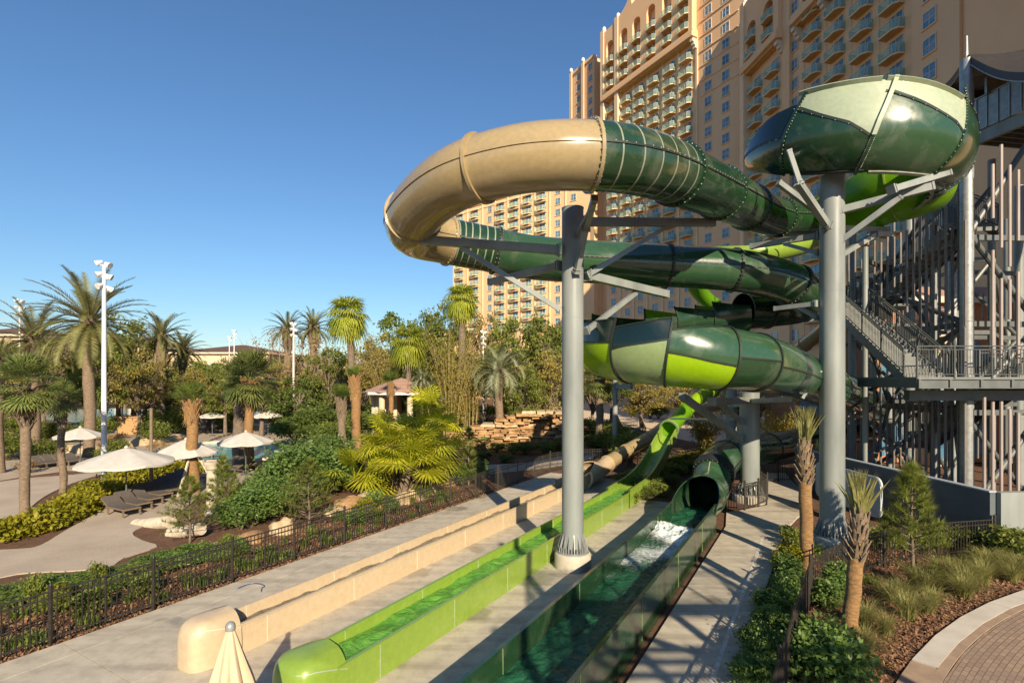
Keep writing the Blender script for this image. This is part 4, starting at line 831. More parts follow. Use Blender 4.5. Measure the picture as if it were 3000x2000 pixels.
# ---------------------------------------------------------------- fences
def fence(label, pts, h=1.2, sp_=0.118, post_h=0.1, gap=0.06, group='black picket fences', mid=True, pr=0.032):
    t = thing('picket_fence', label, 'fence', group=group)
    for i, p in enumerate(pts):
        mb = MB(); mb.bar((p[0], p[1], -0.05), (p[0], p[1], h+post_h), pr*2); mb.box((p[0], p[1], h+post_h+0.012), (pr*2.6, pr*2.6, 0.03)); mb.lathe([(pr, 0), (pr*0.9, 0.02), (0.004, 0.06)], (p[0], p[1], h+post_h+0.02), 8)
        mb.obj('post', MT['fence'], t)
        if i+1 < len(pts):
            a = Vector((*p, 0)); b_ = Vector((*pts[i+1], 0)); Ln = (b_-a).length; n = max(2, int(Ln/sp_)); mb = MB()
            for z in (h-0.012, h-0.16, gap+0.08): mb.bar(a+Vector((0, 0, z)), b_+Vector((0, 0, z)), 0.03, 0.034)
            for k in range(1, n):
                c = a.lerp(b_, k/n); w = 0.019 if not (mid and k == n//2 and Ln > 1.5) else 0.036
                mb.bar(c+Vector((0, 0, gap)), c+Vector((0, 0, h)), w)
            mb.obj('panel', MT['fence'], t)
    return settle(t)
sA = []
for k in range(-2, 13): sA.append(ST(5.05+2.14*k, T_FENCE)[:2])
e0 = Vector((*sA[-1], 0))
for a, l in ((25, 1.5), (60, 1.5), (95, 1.5)):
    d = Vector((ES[0], ES[1], 0)); d.rotate(Matrix.Rotation(-R(a)*0.5, 3, 'Z')); e0 = e0+d*l; sA.append((e0.x, e0.y))
fence('long black picket fence between the mulch bed and the sand coloured runout', sA, group='black picket fences around the slides')
c_ = Vector(G(2375, 1766)); d_ = Vector((-0.56, -0.828, 0)).normalized(); fp = [tuple((c_+d_*k)[:2]) for k in (10.0, 7.9, 5.85, 3.9, 1.95)]
fp += [G(2375, 1766)[:2], G(2470, 1702)[:2], G(2591, 1657)[:2], G(2747, 1632)[:2], G(2914, 1618)[:2]]
fence('black picket fence turning the corner round the mulch bed with the leafless palms', fp, 1.16, group='black picket fences around the slides')
fence('small curved black fence around the foot of the shorter column', [G(u, v)[:2] for u, v in ((2126, 1494), (2182, 1494), (2222, 1484), (2246, 1472), (2248, 1462), (2225, 1440))], 1.2, group='black picket fences around the slides')
fence('black fence under the dark ground tube, beside the end of the blue grey wall', [G(u, v)[:2] for u, v in ((2236, 1412), (2280, 1411), (2330, 1410))], 1.25, group='black picket fences around the slides')
fence('distant black fence behind the lime chute and shrubs', [G(u, v)[:2] for u, v in ((1840, 1390), (1900, 1385), (1960, 1380), (2010, 1378))], 1.2, group='black picket fences around the slides')
# ---------------------------------------------------------------- closed parasol close to the viewer, hose
pa = thing('closed_parasol', 'furled cream parasol with a silver cap standing on the deck', 'parasol')
ux, uy = (675-UC)/F*7.1, 7.1; zt_ = W(0, 1838, 7.1)[2]; rows = []
for i in range(26):
    k = i/25; z = zt_-0.02-2.0*k; r0 = 0.055+0.50*k**0.85; r = []
    for j in range(97):
        a = 2*math.pi*j/96; f = abs(((a*8/(2*math.pi)) % 1)-0.5)*2; r_ = r0*(0.80+0.34*f**0.7*(0.25+0.75*min(1, k*3))+0.03*math.sin(5*a+7*k)); r.append((ux+r_*math.cos(a+0.25*k), uy+r_*math.sin(a+0.25*k), z))
    rows.append(r)
mb = MB(); mb.grid(rows); mb.obj('canopy', MT['canvas2'], pa, 60)
mb = MB(); mb.lathe([(0.062, -0.03), (0.066, 0.02), (0.055, 0.055), (0.03, 0.08), (0.005, 0.088)], (ux, uy, zt_), 20); mb.obj('cap', MT['galv'], pa, 60)
mb = MB(); mb.cyl((ux, uy, 0), (ux, uy, zt_), 0.025, n=12); mb.obj('pole', MT['galv'], pa, 60)
mb = MB(); mb.lathe([(0.32, 0), (0.32, 0.05), (0.06, 0.09), (0.035, 0.35)], (ux, uy, 0), 24); mb.obj('base', MT['dsteel'], pa, 40); settle(pa)
mb = MB(); mb.tube([tuple(p) for p in crm([G(698, 1722, 0.015), G(720, 1713, 0.015), G(745, 1708, 0.02), G(765, 1710, 0.02), G(775, 1716, 0.015), G(767, 1722, 0.015), G(766, 1732, 0.015)], 5)], 0.014, 6)
tag(settle(mb.obj('hose', MT['bluehose'], None, 60)), 'short blue hose lying on the deck beside the fence', 'hose')
# ---------------------------------------------------------------- the hotel: three wings on an arc
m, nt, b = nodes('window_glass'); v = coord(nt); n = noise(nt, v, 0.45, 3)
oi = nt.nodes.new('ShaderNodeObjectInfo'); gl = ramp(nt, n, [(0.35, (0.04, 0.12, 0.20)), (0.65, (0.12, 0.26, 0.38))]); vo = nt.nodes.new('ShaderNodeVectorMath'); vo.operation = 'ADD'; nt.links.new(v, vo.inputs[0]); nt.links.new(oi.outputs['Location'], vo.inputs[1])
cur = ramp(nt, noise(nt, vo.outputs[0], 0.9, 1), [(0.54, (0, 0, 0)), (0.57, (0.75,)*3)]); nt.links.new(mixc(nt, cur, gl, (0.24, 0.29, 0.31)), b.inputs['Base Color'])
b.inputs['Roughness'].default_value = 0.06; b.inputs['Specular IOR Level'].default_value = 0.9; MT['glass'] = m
m, nt, b = nodes('rail_glass'); b.inputs['Base Color'].default_value = (0.50, 0.60, 0.52, 1); b.inputs['Roughness'].default_value = 0.1
tr = nt.nodes.new('ShaderNodeBsdfTransparent'); tr.inputs[0].default_value = (0.80, 0.92, 0.86, 1); mx = nt.nodes.new('ShaderNodeMixShader'); mx.inputs[0].default_value = 0.24
nt.links.new(tr.outputs[0], mx.inputs[1]); nt.links.new(b.outputs[0], mx.inputs[2]); nt.links.new(mx.outputs[0], nt.nodes['Material Output'].inputs[0]); MT['rglass'] = m
hotel = thing('hotel', 'towering peach stucco hotel with balconies, arched bays and curved gable', 'hotel', (36, 100, 0))
HB = Vector((36, 100, 0))
class Facet:
    def __init__(s, O, d, n): s.O = Vector((*O, 0)); s.d = Vector((*d, 0)).normalized(); s.n = Vector((*n, 0)).normalized()
    def w(s, a, dep, z): return s.O+s.d*a+s.n*dep+Vector((0, 0, z))-HB
    def ex(s, mb, poly, d0, d1, mi=0):
        ar = sum(poly[i][0]*poly[(i+1) % len(poly)][1]-poly[(i+1) % len(poly)][0]*poly[i][1] for i in range(len(poly)))
        k = len(poly); flip = (s.d.cross(Vector((0, 0, 1))).dot(s.n) > 0) == (ar > 0)
        if not flip: poly = poly[::-1]
        vs = [s.w(a, d0, z) for a, z in poly]+[s.w(a, d1, z) for a, z in poly]
        mb.add(vs, [tuple(range(k, 2*k)), tuple(range(k-1, -1, -1))]+[(i, (i+1) % k, k+(i+1) % k, k+i) for i in range(k)], mi)
    def rect(s, mb, a0, a1, z0, z1, d0, d1, mi=0): s.ex(mb, [(a0, z0), (a1, z0), (a1, z1), (a0, z1)], d0, d1, mi)
    def mat4(s, a, dep, z):
        p = s.w(a, dep, z); x = s.d if s.d.cross(s.n).z < 0 else -s.d   # local x along the wall, -y out of it
        return Matrix(((x.x, -s.n.x, 0, p.x), (x.y, -s.n.y, 0, p.y), (0, 0, 1, p.z), (0, 0, 0, 1)))
FC = Facet((41.7, 95.8), (-0.545, 1), (-1, -0.545)); FR = Facet((41.7, 95.8), (0.105, -1), (-1, -0.105)); FL = Facet((19.5, 136.7), (-1.2, 1), (-1, -1.2))
cEnd = FR.O+FR.d*42.1; FE = Facet((cEnd.x, cEnd.y), (-0.28, -0.96), (-0.96, 0.28))
PIT = 2.95; SL0 = 55.35
def hpart(mb, name, mat, sm=None): return mb.obj(name, mat, hotel, sm)
WALLM = [MT['peach'], MT['peach2'], MT['soffit'], MT['trim']]
mb = MB(); FC.rect(mb, -1, 38.4, 0, 90.2, -16, 0); FC.rect(mb, 38.4, 44.0, 0, 88.2, -16, -3.2); FC.rect(mb, 44.0, 54.0, 0, 88.2, -16, -0.4); hpart(mb, 'wing_wall', WALLM)
mb = MB(); FR.rect(mb, 0, 42.1, 0, 71.3, -18, -0.003); FR.rect(mb, 12.8, 14.6, 0, 71.8, 0, 0.5); FR.rect(mb, 36.4, 42.1, 0, 74, 0, 0.35); hpart(mb, 'wing_wall', WALLM)
mb = MB(); FL.rect(mb, -3, 49.4, 0, 59.2, -16, 0.003); hpart(mb, 'wing_wall', WALLM)
mb = MB(); FE.rect(mb, 0, 34, 0, 74, -14, 0); hpart(mb, 'wing_wall', [MT['peach']])
mb = MB(); FL.rect(mb, -1, 49.8, 59.2, 60.0, -16.4, 0.35); FL.rect(mb, -1, 49.6, 57.9, 58.2, 0.01, 0.2); FL.rect(mb, 49.0, 49.7, 0, 60.3, -16.2, 0.3); hpart(mb, 'parapet', [MT['peach2']])
mb = MB(); FC.rect(mb, 44.0, 54.2, 88.2, 88.9, -1.2, -0.1); FC.rect(mb, 38.4, 44.0, 88.2, 88.8, -4, -2.9); hpart(mb, 'parapet', [MT['peach2']])
for F_, a, zt2, w in ((FC, 53.6, 89.4, 0.5), (FC, 48.2, 89.4, 0.5), (FC, 38.6, 91.6, 0.6), (FC, 33.3, 91.8, 0.6), (FR, 2.6, 72.6, 0.6)):
    mb = MB(); F_.rect(mb, a-w, a+w, 0 if F_ is FR else 60, zt2-0.5, 0.0, 1.45 if a < 40 else 0.25); hpart(mb, 'pilaster', [MT['peach2']])
    mb = MB(); p = F_.w(a, 0.7 if a < 40 else 0, zt2-0.5); mb.lathe([(0.3, 0), (0.55, 0.3), (0.45, 0.9), (0.08, 1.3)], p, 10); hpart(mb, 'finial', MT['white'], 60)
# arched bays
GA = [(38.5, 90.3), (34.6, 90.5), (33, 90.8), (31.5, 91.4), (30.2, 92.1), (29.4, 92.9), (28.8, 93.1), (28.3, 92.7), (28.0, 91.2), (27.2, 91.3), (26, 92.2), (24.6, 93.8), (22, 95.5), (14, 95.5), (10.4, 92)]
def topz(a):
    xs = [g[0] for g in GA][::-1]; zs = [g[1] for g in GA][::-1]; return float(np.interp(a, xs, zs))
def bay(F_, cols, half, spring, r, z0, topf, d0, d1, edges):
    mb = MB(); lim = [edges[0]]+[(cols[i]+cols[i+1])/2 for i in range(len(cols)-1)]+[edges[1]]
    for i, c in enumerate(cols):
        l, h = lim[i], lim[i+1]
        F_.rect(mb, l, c-r, z0, spring, d0, d1); F_.rect(mb, c+r, h, z0, spring, d0, d1)
        n = 12; arc = [(c-r*math.cos(math.pi*k/n), spring+r*math.sin(math.pi*k/n)) for k in range(n+1)]
        tp = sorted({h, l}|{g[0] for g in GA if l < g[0] < h}, reverse=True)
        F_.ex(mb, [(l, spring)]+arc+[(h, spring)]+[(x, topf(x)) for x in tp], d0, d1)
    hpart(mb, 'arched_bay', WALLM)
CB = [12.7, 17.2, 21.9, 26.5, 30.8, 35.8]
bay(FC, CB, 2.3, 85.9, 1.3, 74.8, topz, 0.003, 1.25, (10.4, 38.4))
bay(FR, [5.2, 10.1], 2.3, 66.0, 1.35, 60.8, lambda a: 71.6+0.9*math.exp(-((a-7.6)/3)**2), 0.003, 1.2, (2.6, 12.8))
for F_, a0, a1, z in ((FC, 10.0, 38.6, 73.7), (FR, 2.4, 13.0, 59.6), (FR, 16.4, 23.0, 59.0), (FR, 23.0, 36.2, 62.0)):
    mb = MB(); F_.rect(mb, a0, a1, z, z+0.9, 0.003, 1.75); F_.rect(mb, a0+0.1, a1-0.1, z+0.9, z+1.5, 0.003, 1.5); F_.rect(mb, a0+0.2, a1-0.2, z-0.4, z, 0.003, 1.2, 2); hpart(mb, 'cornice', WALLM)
    for a in (a0+0.4, a1-0.4):
        for k in range(3): mb = MB(); F_.rect(mb, a-0.35, a+0.35, z-1.0-0.55*k, z-0.45-0.55*k, 0.003, 1.5-0.4*k); hpart(mb, 'corbel', [MT['trim']])
# windows and balconies: local x along the wall, -y outwards, z up from the floor
def win_mesh(w=1.55, h=1.75, z0=0.75):
    mb = MB(); mb.box((0, -0.01, z0+h/2), (w, 0.04, h), 0, 0)
    for x in (-w/2, w/2): mb.box((x, -0.045, z0+h/2), (0.09, 0.07, h+0.1), 0, 1)
    mb.box((0, -0.04, z0+h/2), (0.07, 0.05, h), 0, 1); mb.box((0, -0.04, z0+h*0.5), (w, 0.045, 0.06), 0, 1)
    mb.box((0, -0.045, z0+h), (w+0.1, 0.075, 0.09), 0, 1); mb.box((0, -0.09, z0-0.06), (w+0.3, 0.18, 0.13), 0, 2); return mb
def bal_mesh(w=2.7, dep=1.25, hood=0):
    mb = MB(); dw, dh = 1.95, 2.25
    mb.box((0.15, -0.01, 0.2+dh/2), (dw, 0.04, dh), 0, 0)
    for x in (-dw/2, 0, dw/2): mb.box((0.15+x, -0.045, 0.2+dh/2), (0.08, 0.07, dh), 0, 1)
    mb.box((0.15, -0.045, 0.2+dh), (dw+0.08, 0.07, 0.09), 0, 1)
    pl = [(-w/2, 0), (-w/2+0.15, -dep), (w/2-0.5, -dep), (w/2, -dep*0.62), (w/2, 0)]
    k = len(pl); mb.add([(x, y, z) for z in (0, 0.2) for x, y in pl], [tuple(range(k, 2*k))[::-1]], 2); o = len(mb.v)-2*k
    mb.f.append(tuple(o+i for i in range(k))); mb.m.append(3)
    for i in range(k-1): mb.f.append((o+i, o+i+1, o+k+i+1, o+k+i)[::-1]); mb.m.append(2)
    for i in range(k-1):
        p, q = pl[i], pl[i+1]; mb.bar((p[0], p[1]*0.97, 0.73), (q[0], q[1]*0.97, 0.73), 0.02, 0.98, 4); mb.bar((p[0], p[1]*0.97, 1.26), (q[0], q[1]*0.97, 1.26), 0.05, 0.05, 1); mb.bar((p[0], p[1]*0.97, 0.2), (p[0], p[1]*0.97, 1.26), 0.04, 0.04, 1)
    return mb
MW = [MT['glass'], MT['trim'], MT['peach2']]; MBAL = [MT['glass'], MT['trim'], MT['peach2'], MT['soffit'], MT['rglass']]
wmb, bmb = win_mesh(), bal_mesh()
wpos, bpos = [], []
def levels(z0, z1): return [SL0+PIT*k for k in range(-20, 16) if z0 <= SL0+PIT*k <= z1]
for a in (3.4, 7.5): wpos += [(FC, a, 0, z) for z in levels(3, 89)]
for a in (45.6, 50.8): wpos += [(FC, a, -0.4, z) for z in levels(58, 86)]
for a in (40.2, 42.6): wpos += [(FC, a, -3.2, z) for z in levels(58, 86)]
for a in CB:
    bpos += [(FC, a, 0, z) for z in levels(28, 72)]; bpos += [(FC, a, 0.55, z) for z in levels(75, 84)]
    wpos += [(FC, a, 0, z) for z in levels(3, 27)]
for a in (0.85, 15.2): wpos += [(FR, a, 0, z) for z in levels(3, 70)]
for a in (5.2, 10.1): bpos += [(FR, a, 0, z) for z in levels(22, 58)]; bpos += [(FR, a, 0.5, z) for z in levels(60.5, 66)]; wpos += [(FR, a, 0, z) for z in levels(3, 21)]
for a in (19.8, 24.4, 29.1, 33.8): bpos += [(FR, a, 0, z) for z in levels(9, 62)]
wpos += [(FR, 38.7, 0.35, z) for z in levels(9, 64)]
for c in (46.6, 40.0, 29.5, 24.2, 19.4, 14.5): bpos += [(FL, c, 0, z) for z in levels(18, 57)]
for c in (34.0, 9.2, 4.2): wpos += [(FL, c, 0, z) for z in levels(18, 57)]
def place(pos, src, mats, name, rest):
    def near(p):
        c = p[0].w(p[1], 0, p[3])+HB; u = UC+F*c.x/c.y; v_ = VH-F*(c.z-EYE)/c.y
        return c.length if (-80 < v_ < 1100 and 1250 < u < 3080) else 1e6+c.length
    pos = sorted(pos, key=near); me0 = None
    for F_, a, dep, z in pos[:100]:
        if me0 is None: o = src.obj(name, mats, hotel); me0 = o.data
        else: o = bpy.data.objects.new(name, me0); COL.objects.link(o); o.parent = hotel
        o.matrix_local = F_.mat4(a, dep+0.003, z)
    mb = MB()
    for p in pos[100:]:
        if near(p) > 1e6: continue
        M = p[0].mat4(p[1], p[2]+0.003, p[3]); o_ = len(mb.v); mb.v.extend([tuple(M @ Vector(q)) for q in src.v]); mb.f.extend([tuple(i+o_ for i in f) for f in src.f]); mb.m.extend(src.m)
    if mb.v: tag(mb.obj(rest, mats, hotel), kind='stuff')
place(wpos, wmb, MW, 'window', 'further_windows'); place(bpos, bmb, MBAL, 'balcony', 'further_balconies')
# curved hoods over the balconies of the low wing, string courses
mb = MB()
for c in (46.6, 40.0, 29.5, 24.2, 19.4, 14.5):
    for z in levels(18, 57):
        n = 6; FL.ex(mb, [(c-1.55, z+2.42), (c+1.55, z+2.42)]+[(c+1.55*math.cos(math.pi*k/n), z+2.46+0.42*math.sin(math.pi*k/n)) for k in range(n+1)], 0.004, 0.75)
tag(hpart(mb, 'balcony_hoods', [MT['peach2']]), kind='stuff')
for a0, a1, F_ in ((0.6, 9.6, FC),):
    for z in levels(60, 90): mb = MB(); F_.rect(mb, a0, a1, z+0.30, z+0.46, 0.004, 0.16); hpart(mb, 'sill_band', [MT['peach2']])
for c in (37.0, 43.4, 31.8, 11.9, 21.8, 26.9, 17.0, 6.7): mb = MB(); FL.rect(mb, c-0.18, c+0.18, 0, 59.1, 0.004, 0.22); hpart(mb, 'pilaster', [MT['peach2']])
for c in (15.0, 19.5, 24.2, 28.6, 33.2, 10.2): mb = MB(); FC.rect(mb, c-0.22, c+0.22, 0, 73.6, 0.004, 0.24); hpart(mb, 'pilaster', [MT['peach2']])
for c in (17.4, 22.1, 26.8, 31.4): mb = MB(); FR.rect(mb, c-0.12, c+0.12, 0, 58, 0.004, 0.06); hpart(mb, 'pilaster', [MT['peach']])

# ---------------------------------------------------------------- low buildings
def low_building(label, u0, u1, Y, zw, zr, dep, wall, roof, arches=0, cat='building', zb=0, over=0.9):
    t = thing('resort_building', label, cat); x0, x1 = (u0-UC)/F*Y, (u1-UC)/F*Y
    mb = MB(); mb.prism([(x0, Y), (x1, Y), (x1, Y+dep), (x0, Y+dep)], zb, zw); mb.obj('wall', wall, t)
    mb = MB(); a, b_, c, d = (x0-over, Y-over), (x1+over, Y-over), (x1+over, Y+dep+over), (x0-over, Y+dep+over); h = min(dep, x1-x0)/2+over
    r0, r1 = ((x0-over+h, Y+dep/2), (x1+over-h, Y+dep/2))
    mb.add([(*a, zw), (*b_, zw), (*c, zw), (*d, zw), (*r0, zr), (*r1, zr)], [(0, 1, 5, 4), (1, 2, 5), (2, 3, 4, 5), (3, 0, 4), (3, 2, 1, 0)]); mb.obj('roof', roof, t)
    mb = MB(); mb.prism([a, b_, c, d], zw-0.45, zw-0.004); mb.obj('eave', MT['trim'], t)
    for k in range(arches):
        cx_ = x0+(x1-x0)*(k+0.5)/arches; w = min(2.2, (x1-x0)/arches*0.36); hh = (zw-zb)*0.62; n = 10
        pl = [(cx_-w, zb+0.5), (cx_+w, zb+0.5)]+[(cx_+w*math.cos(math.pi*j/n), hh+w*math.sin(math.pi*j/n)) for j in range(n+1)]
        mb = MB(); q = len(pl); mb.add([(x, Y-0.02, z) for x, z in pl], [tuple(range(q))[::-1]]); mb.obj('arched_window', MT['glass'], t)
    return settle(t)
low_building('long cream resort building with brown tiled roof on the horizon behind the date palms', 500, 785, 150, 13.6, 16.5, 26, MT['cream'], MT['dtile'], 6)
low_building('cream resort building with dark roof showing behind the feathery palms at the edge', -160, 66, 130, 17.0, 20.0, 24, MT['cream'], MT['dtile'], 4)
low_building('peach resort block glimpsed between the tall date palm and its neighbour', 300, 425, 140, 15.0, 18, 20, MT['cream'], MT['dtile'], 3)
low_building('small cream pavilion with brown roof behind the tall thin fan palm', 1225, 1310, 120, 16.4, 19.2, 16, MT['cream'], MT['dtile'], 2)
low_building('terracotta annex with tiled eaves behind the stair tower', 2555, 3100, 38, 11.9, 12.9, 3.0, MT['orange'], MT['tile'], 3, over=0.5)
low_building('brown shaded annex behind the grey stairs and spiral slide', 2330, 2600, 58, 5.2, 6.6, 7, MT['orange'], MT['tile'], 3, over=0.6)
low_building('cream stair block of the hotel seen through the tower', 2728, 2800, 36.2, 10.6, 11.2, 1.4, MT['cream'], MT['tile'], 1, over=0.4)
# ---------------------------------------------------------------- garden furniture and fixtures
def px(u, Y): return (u-UC)/F*Y
# gazebo
gz = thing('gazebo', 'garden pavilion with pinkish tiled hip roof among the palms', 'gazebo'); Y = 55; x0, x1 = px(1070, Y), px(1280, Y); cx_, hw = (x0+x1)/2, (x1-x0)/2
mb = MB(); n = 8; rows = []
for k in range(9): f = k/8; rows.append([(cx_+hw*1.02*(1-f)*math.cos(2*math.pi*j/n+0.39), Y+hw*1.02*(1-f)*math.sin(2*math.pi*j/n+0.39), 4.7+1.45*f**0.9+0.03*(k % 2)) for j in range(n)])
mb.grid(rows, closed=True); mb.obj('roof', MT['tile'], gz)
mb = MB(); mb.lathe([(hw*1.03, 4.45), (hw*1.03, 4.7), (hw*0.9, 4.72)], (cx_, Y, 0), 8); mb.obj('eave', MT['white'], gz)
for k in range(6): a = 2*math.pi*k/6; mb = MB(); mb.cyl((cx_+hw*0.75*math.cos(a), Y+hw*0.75*math.sin(a), 0), (cx_+hw*0.75*math.cos(a), Y+hw*0.75*math.sin(a), 4.5), 0.3, n=10); mb.obj('post', MT['cream'], gz, 40)
mb = MB(); mb.prism([(x0+1.2, Y-0.5), (x0+3.4, Y-0.5), (x0+3.4, Y+2), (x0+1.2, Y+2)], 0, 4.4); mb.obj('kiosk_wall', MT['cream'], gz); settle(gz)
# parasols
def parasol(label, u, vedge, wpx, vapex, dz=0, rz=0.0):
    Yp = (EYE-2.08-dz)*F/(vedge-VH); x = px(u, Yp); hw = wpx/F*Yp/2*0.9; h = max(0.40, (vedge-vapex)/F*Yp*0.85)
    t = thing('parasol', label, 'parasol', (x, Yp, 0), rz, 'open beige parasols by the pool'); zt_ = 2.05+h; z0 = 2.0
    n = 8; rows = []
    for k in range(7):
        f = k/6; r = []
        for j in range(n*4):
            a = 2*math.pi*j/(n*4); rib = (j % 4)/4; sag = 1-0.045*math.sin(math.pi*rib)
            r.append((hw*f*sag*math.cos(a), hw*f*sag*math.sin(a), zt_-h*(f**1.15)-0.10*h*math.sin(math.pi*rib)*f))
        rows.append(r)
    mb = MB(); mb.grid(rows[::-1], closed=True); last = rows[-1]; mb.grid([[(p[0], p[1], p[2]-0.10) for p in last], last], closed=True); mb.obj('canopy', MT['canvas'], t, 25)
    mb = MB(); mb.cyl((0, 0, 0), (0, 0, zt_), 0.032, n=8); mb.lathe([(0.3, -0.04), (0.3, 0.05), (0.05, 0.12)], (0, 0, 0), 14); mb.obj('pole', MT['dsteel'], t, 40)
    mb = MB()
    for k in range(8): a = 2*math.pi*k/8; mb.bar((0, 0, zt_-0.06), (hw*0.97*math.cos(a), hw*0.97*math.sin(a), z0+0.02), 0.02)
    mb.obj('ribs', MT['dsteel'], t); mb = MB(); mb.lathe([(0.10, 0), (0.07, 0.06), (0.01, 0.11)], (0, 0, zt_), 10); mb.obj('finial', MT['canvas'], t, 60)
parasol('large beige parasol shading the row of dark loungers by the yellow hedge', 370, 1350, 281, 1302, 0, 0.2)
parasol('beige parasol half hidden behind the white floodlight mast', 235, 1275, 142, 1246, 0, 0.5)
parasol('beige parasol behind the staked orange palm trunk', 545, 1322, 190, 1278, 0, 0.1)
parasol('beige parasol standing at the edge of the turquoise pool', 720, 1292, 168, 1258, 0, 0.3)
parasol('small far parasol in front of the bare tree, beyond the pool', 622, 1218, 88, 1203); parasol('small far parasol beyond the pool beside the leaning palm trunks', 785, 1217, 95, 1195)
# loungers
def lounger_src():
    t = thing('sun_lounger', 'x', 'sun lounger'); mb = MB()
    for y in (-0.33, 0.33): mb.bar((-0.35, y, 0.30), (1.0, y, 0.30), 0.05, 0.07); mb.bar((-0.35, y, 0.30), (-0.95, y, 0.62), 0.04, 0.05)
    mb.bar((1.0, -0.35, 0.30), (1.0, 0.35, 0.30), 0.05, 0.07); mb.obj('frame', MT['lwood'], t)
    for x in (-0.3, 0.95):
        for y in (-0.33, 0.33): mb = MB(); mb.bar((x, y, 0), (x, y, 0.3), 0.06); mb.obj('leg', MT['lwood'], t)
    mb = MB(); rows = [[(x, y, z) for y in (-0.32, 0, 0.32)] for x, z in ((1.0, 0.345), (0.4, 0.335), (-0.33, 0.345), (-0.65, 0.50), (-0.97, 0.68))]; mb.grid(rows); mb.grid([[(a, b_, c-0.02) for a, b_, c in r][::-1] for r in rows]); mb.obj('sling', MT['sling'], t, 30)
    return t
ls = None
def lounger(x, y, rz, label, group='dark loungers set out by the pool'):
    global ls
    if ls is None: ls = lounger_src(); o = ls; o.location = (x, y, 0); o.rotation_euler = (0, 0, rz); o['label'] = label; o['group'] = group
    else: dup(ls, (x, y, 0), rz, 1.0, label, group)
a0 = Vector(G(352, 1502)); a1 = Vector(G(556, 1412)); 
for k in range(8):
    p = a0.lerp(a1, k/7); lounger(p.x, p.y, R(-28), 'dark sling lounger in the shaded row between the yellow hedge and the sand')
for u, v_, r_ in ((575, 1352, 200), (610, 1340, 200), (690, 1385, 160), (730, 1378, 160), (765, 1372, 160)): p = G(u, v_); lounger(p[0], p[1], R(r_), 'dark sling lounger at the rim of the turquoise pool', 'loungers at the pool rim')
for k in range(7): p = G(560+30*k, 1268-1.5*k); lounger(p[0], p[1], R(95), 'far dark lounger with raised back beyond the turquoise pool', 'far loungers beyond the pool')
for k in range(5): p = G(95+32*k, 1368-3*k); lounger(p[0], p[1], R(-20), 'dark sling lounger on the pale path beneath the half hidden parasol', 'loungers on the pale path')
# floodlight masts
def mast(label, u, vtop, Yp, r=0.13, heads=4, zb=0.0):
    r *= 0.8; x = px(u, Yp); t = thing('floodlight_mast', label, 'light pole', (x, Yp, 0), 0, 'white floodlight masts'); H = EYE+(VH-vtop)/F*Yp
    mb = MB(); mb.cyl((0, 0, 0), (0, 0, H-0.25), r*1.15, r*0.7, 14); mb.obj('pole', MT['white'], t, 40)
    for k in range(heads):
        z = H-0.25-0.42*(k//2)*1.6-0.1*(k % 2); a = (0.3 if k % 2 else math.pi+0.2)+0.5*(k//2); d = Vector((math.cos(a), math.sin(a)*0.8-0.3, 0)).normalized()
        mb = MB(); c = Vector((0, 0, z))+d*0.24; mb.bar((0, 0, z), c, 0.05); e = d*0.9+Vector((0, 0, -0.45)); e.normalize(); mb.cyl(c-e*0.2+Vector((0, 0, 0.12)), c+e*0.16+Vector((0, 0, 0.12)), 0.08, 0.185, 12); mb.obj('floodlight', MT['white'], t, 40)
mast('tall white floodlight mast in front of the biggest date palm', 305, 764, 30.7, 0.17, 6); mast('white floodlight mast behind the fronds of the far feathery palm', 58, 876, 52, 0.13, 6)
mast('white floodlight mast beside the bare brown tree', 860, 944, 62, 0.16, 6); mast('thin distant mast standing over the long cream building', 672, 985, 108, 0.14, 4); mast('taller distant mast standing over the long cream building', 686, 966, 104, 0.15, 6)
mast('small white mast among the trees near the bamboo', 1416, 968, 62, 0.12, 6); mast('slender lamp pole between the dark cabbage palms', 358, 1046, 62, 0.11, 1)
pp = thing('timber_post', 'dark timber post rising behind the parasol canopy', 'post', (px(443, 27.5), 27.5, 0)); mb = MB(); mb.cyl((0, 0, 0), (0, 0, W(0, 1198, 27.5)[2]), 0.09, 0.08, 10); mb.obj('post', MT['lwood'], pp, 40); mb = MB(); mb.lathe([(0.1, 0), (0.05, 0.06)], (0, 0, W(0, 1198, 27.5)[2]), 10); mb.obj('cap', MT['lwood'], pp)
# carved column and ruins
st = thing('stone_column', 'standing pale carved column with capital among the young pines', 'column', (px(621, 23.4), 23.4, 0)); h = W(0, 1352, 23.4)[2]
mb = MB(); pr = [(0.30, 0.0), (0.30, 0.18), (0.25, 0.24), (0.235, 0.3)]
for k in range(9): pr.append((0.235-0.03*k/8, 0.35+(h-0.75)*k/8))
pr += [(0.22, h-0.36)]; mb.lathe(pr, (0, 0, 0), 24, 0, 0.015); mb.obj('shaft', MT['stone'], st, 50)
mb = MB(); mb.lathe([(0.22, h-0.355), (0.27, h-0.3), (0.26, h-0.2), (0.34, h-0.12), (0.36, h), (0.1, h+0.02)], (0, 0, 0), 24, 0, 0.02); mb.obj('capital', MT['stone'], st, 50)
def drum(label, p, q, r):
    t = thing('column_drum', label, 'stone', group='fallen stones by the sand'); mb = MB(); p, q = Vector(p), Vector(q); pts = [p.lerp(q, k/8) for k in range(9)]; mb.tube(pts, [r*(1+0.03*math.sin(k*2.1)) for k in range(9)], 18); mb.obj('drum', MT['stone'], t, 50)
    mb = MB(); mb.tube([p-(q-p).normalized()*0.06, p+(q-p).normalized()*0.05], [r*1.07, r*1.09], 18); mb.obj('collar', MT['stone'], t, 50); settle(t)
drum('long fallen column drum lying on the sand', W(402, 1540, 22.2), W(500, 1528, 21.4), 0.27); drum('short pale column stump behind the small pine by the fence', W(505, 1562, 20.6), W(590, 1548, 20.0), 0.24)
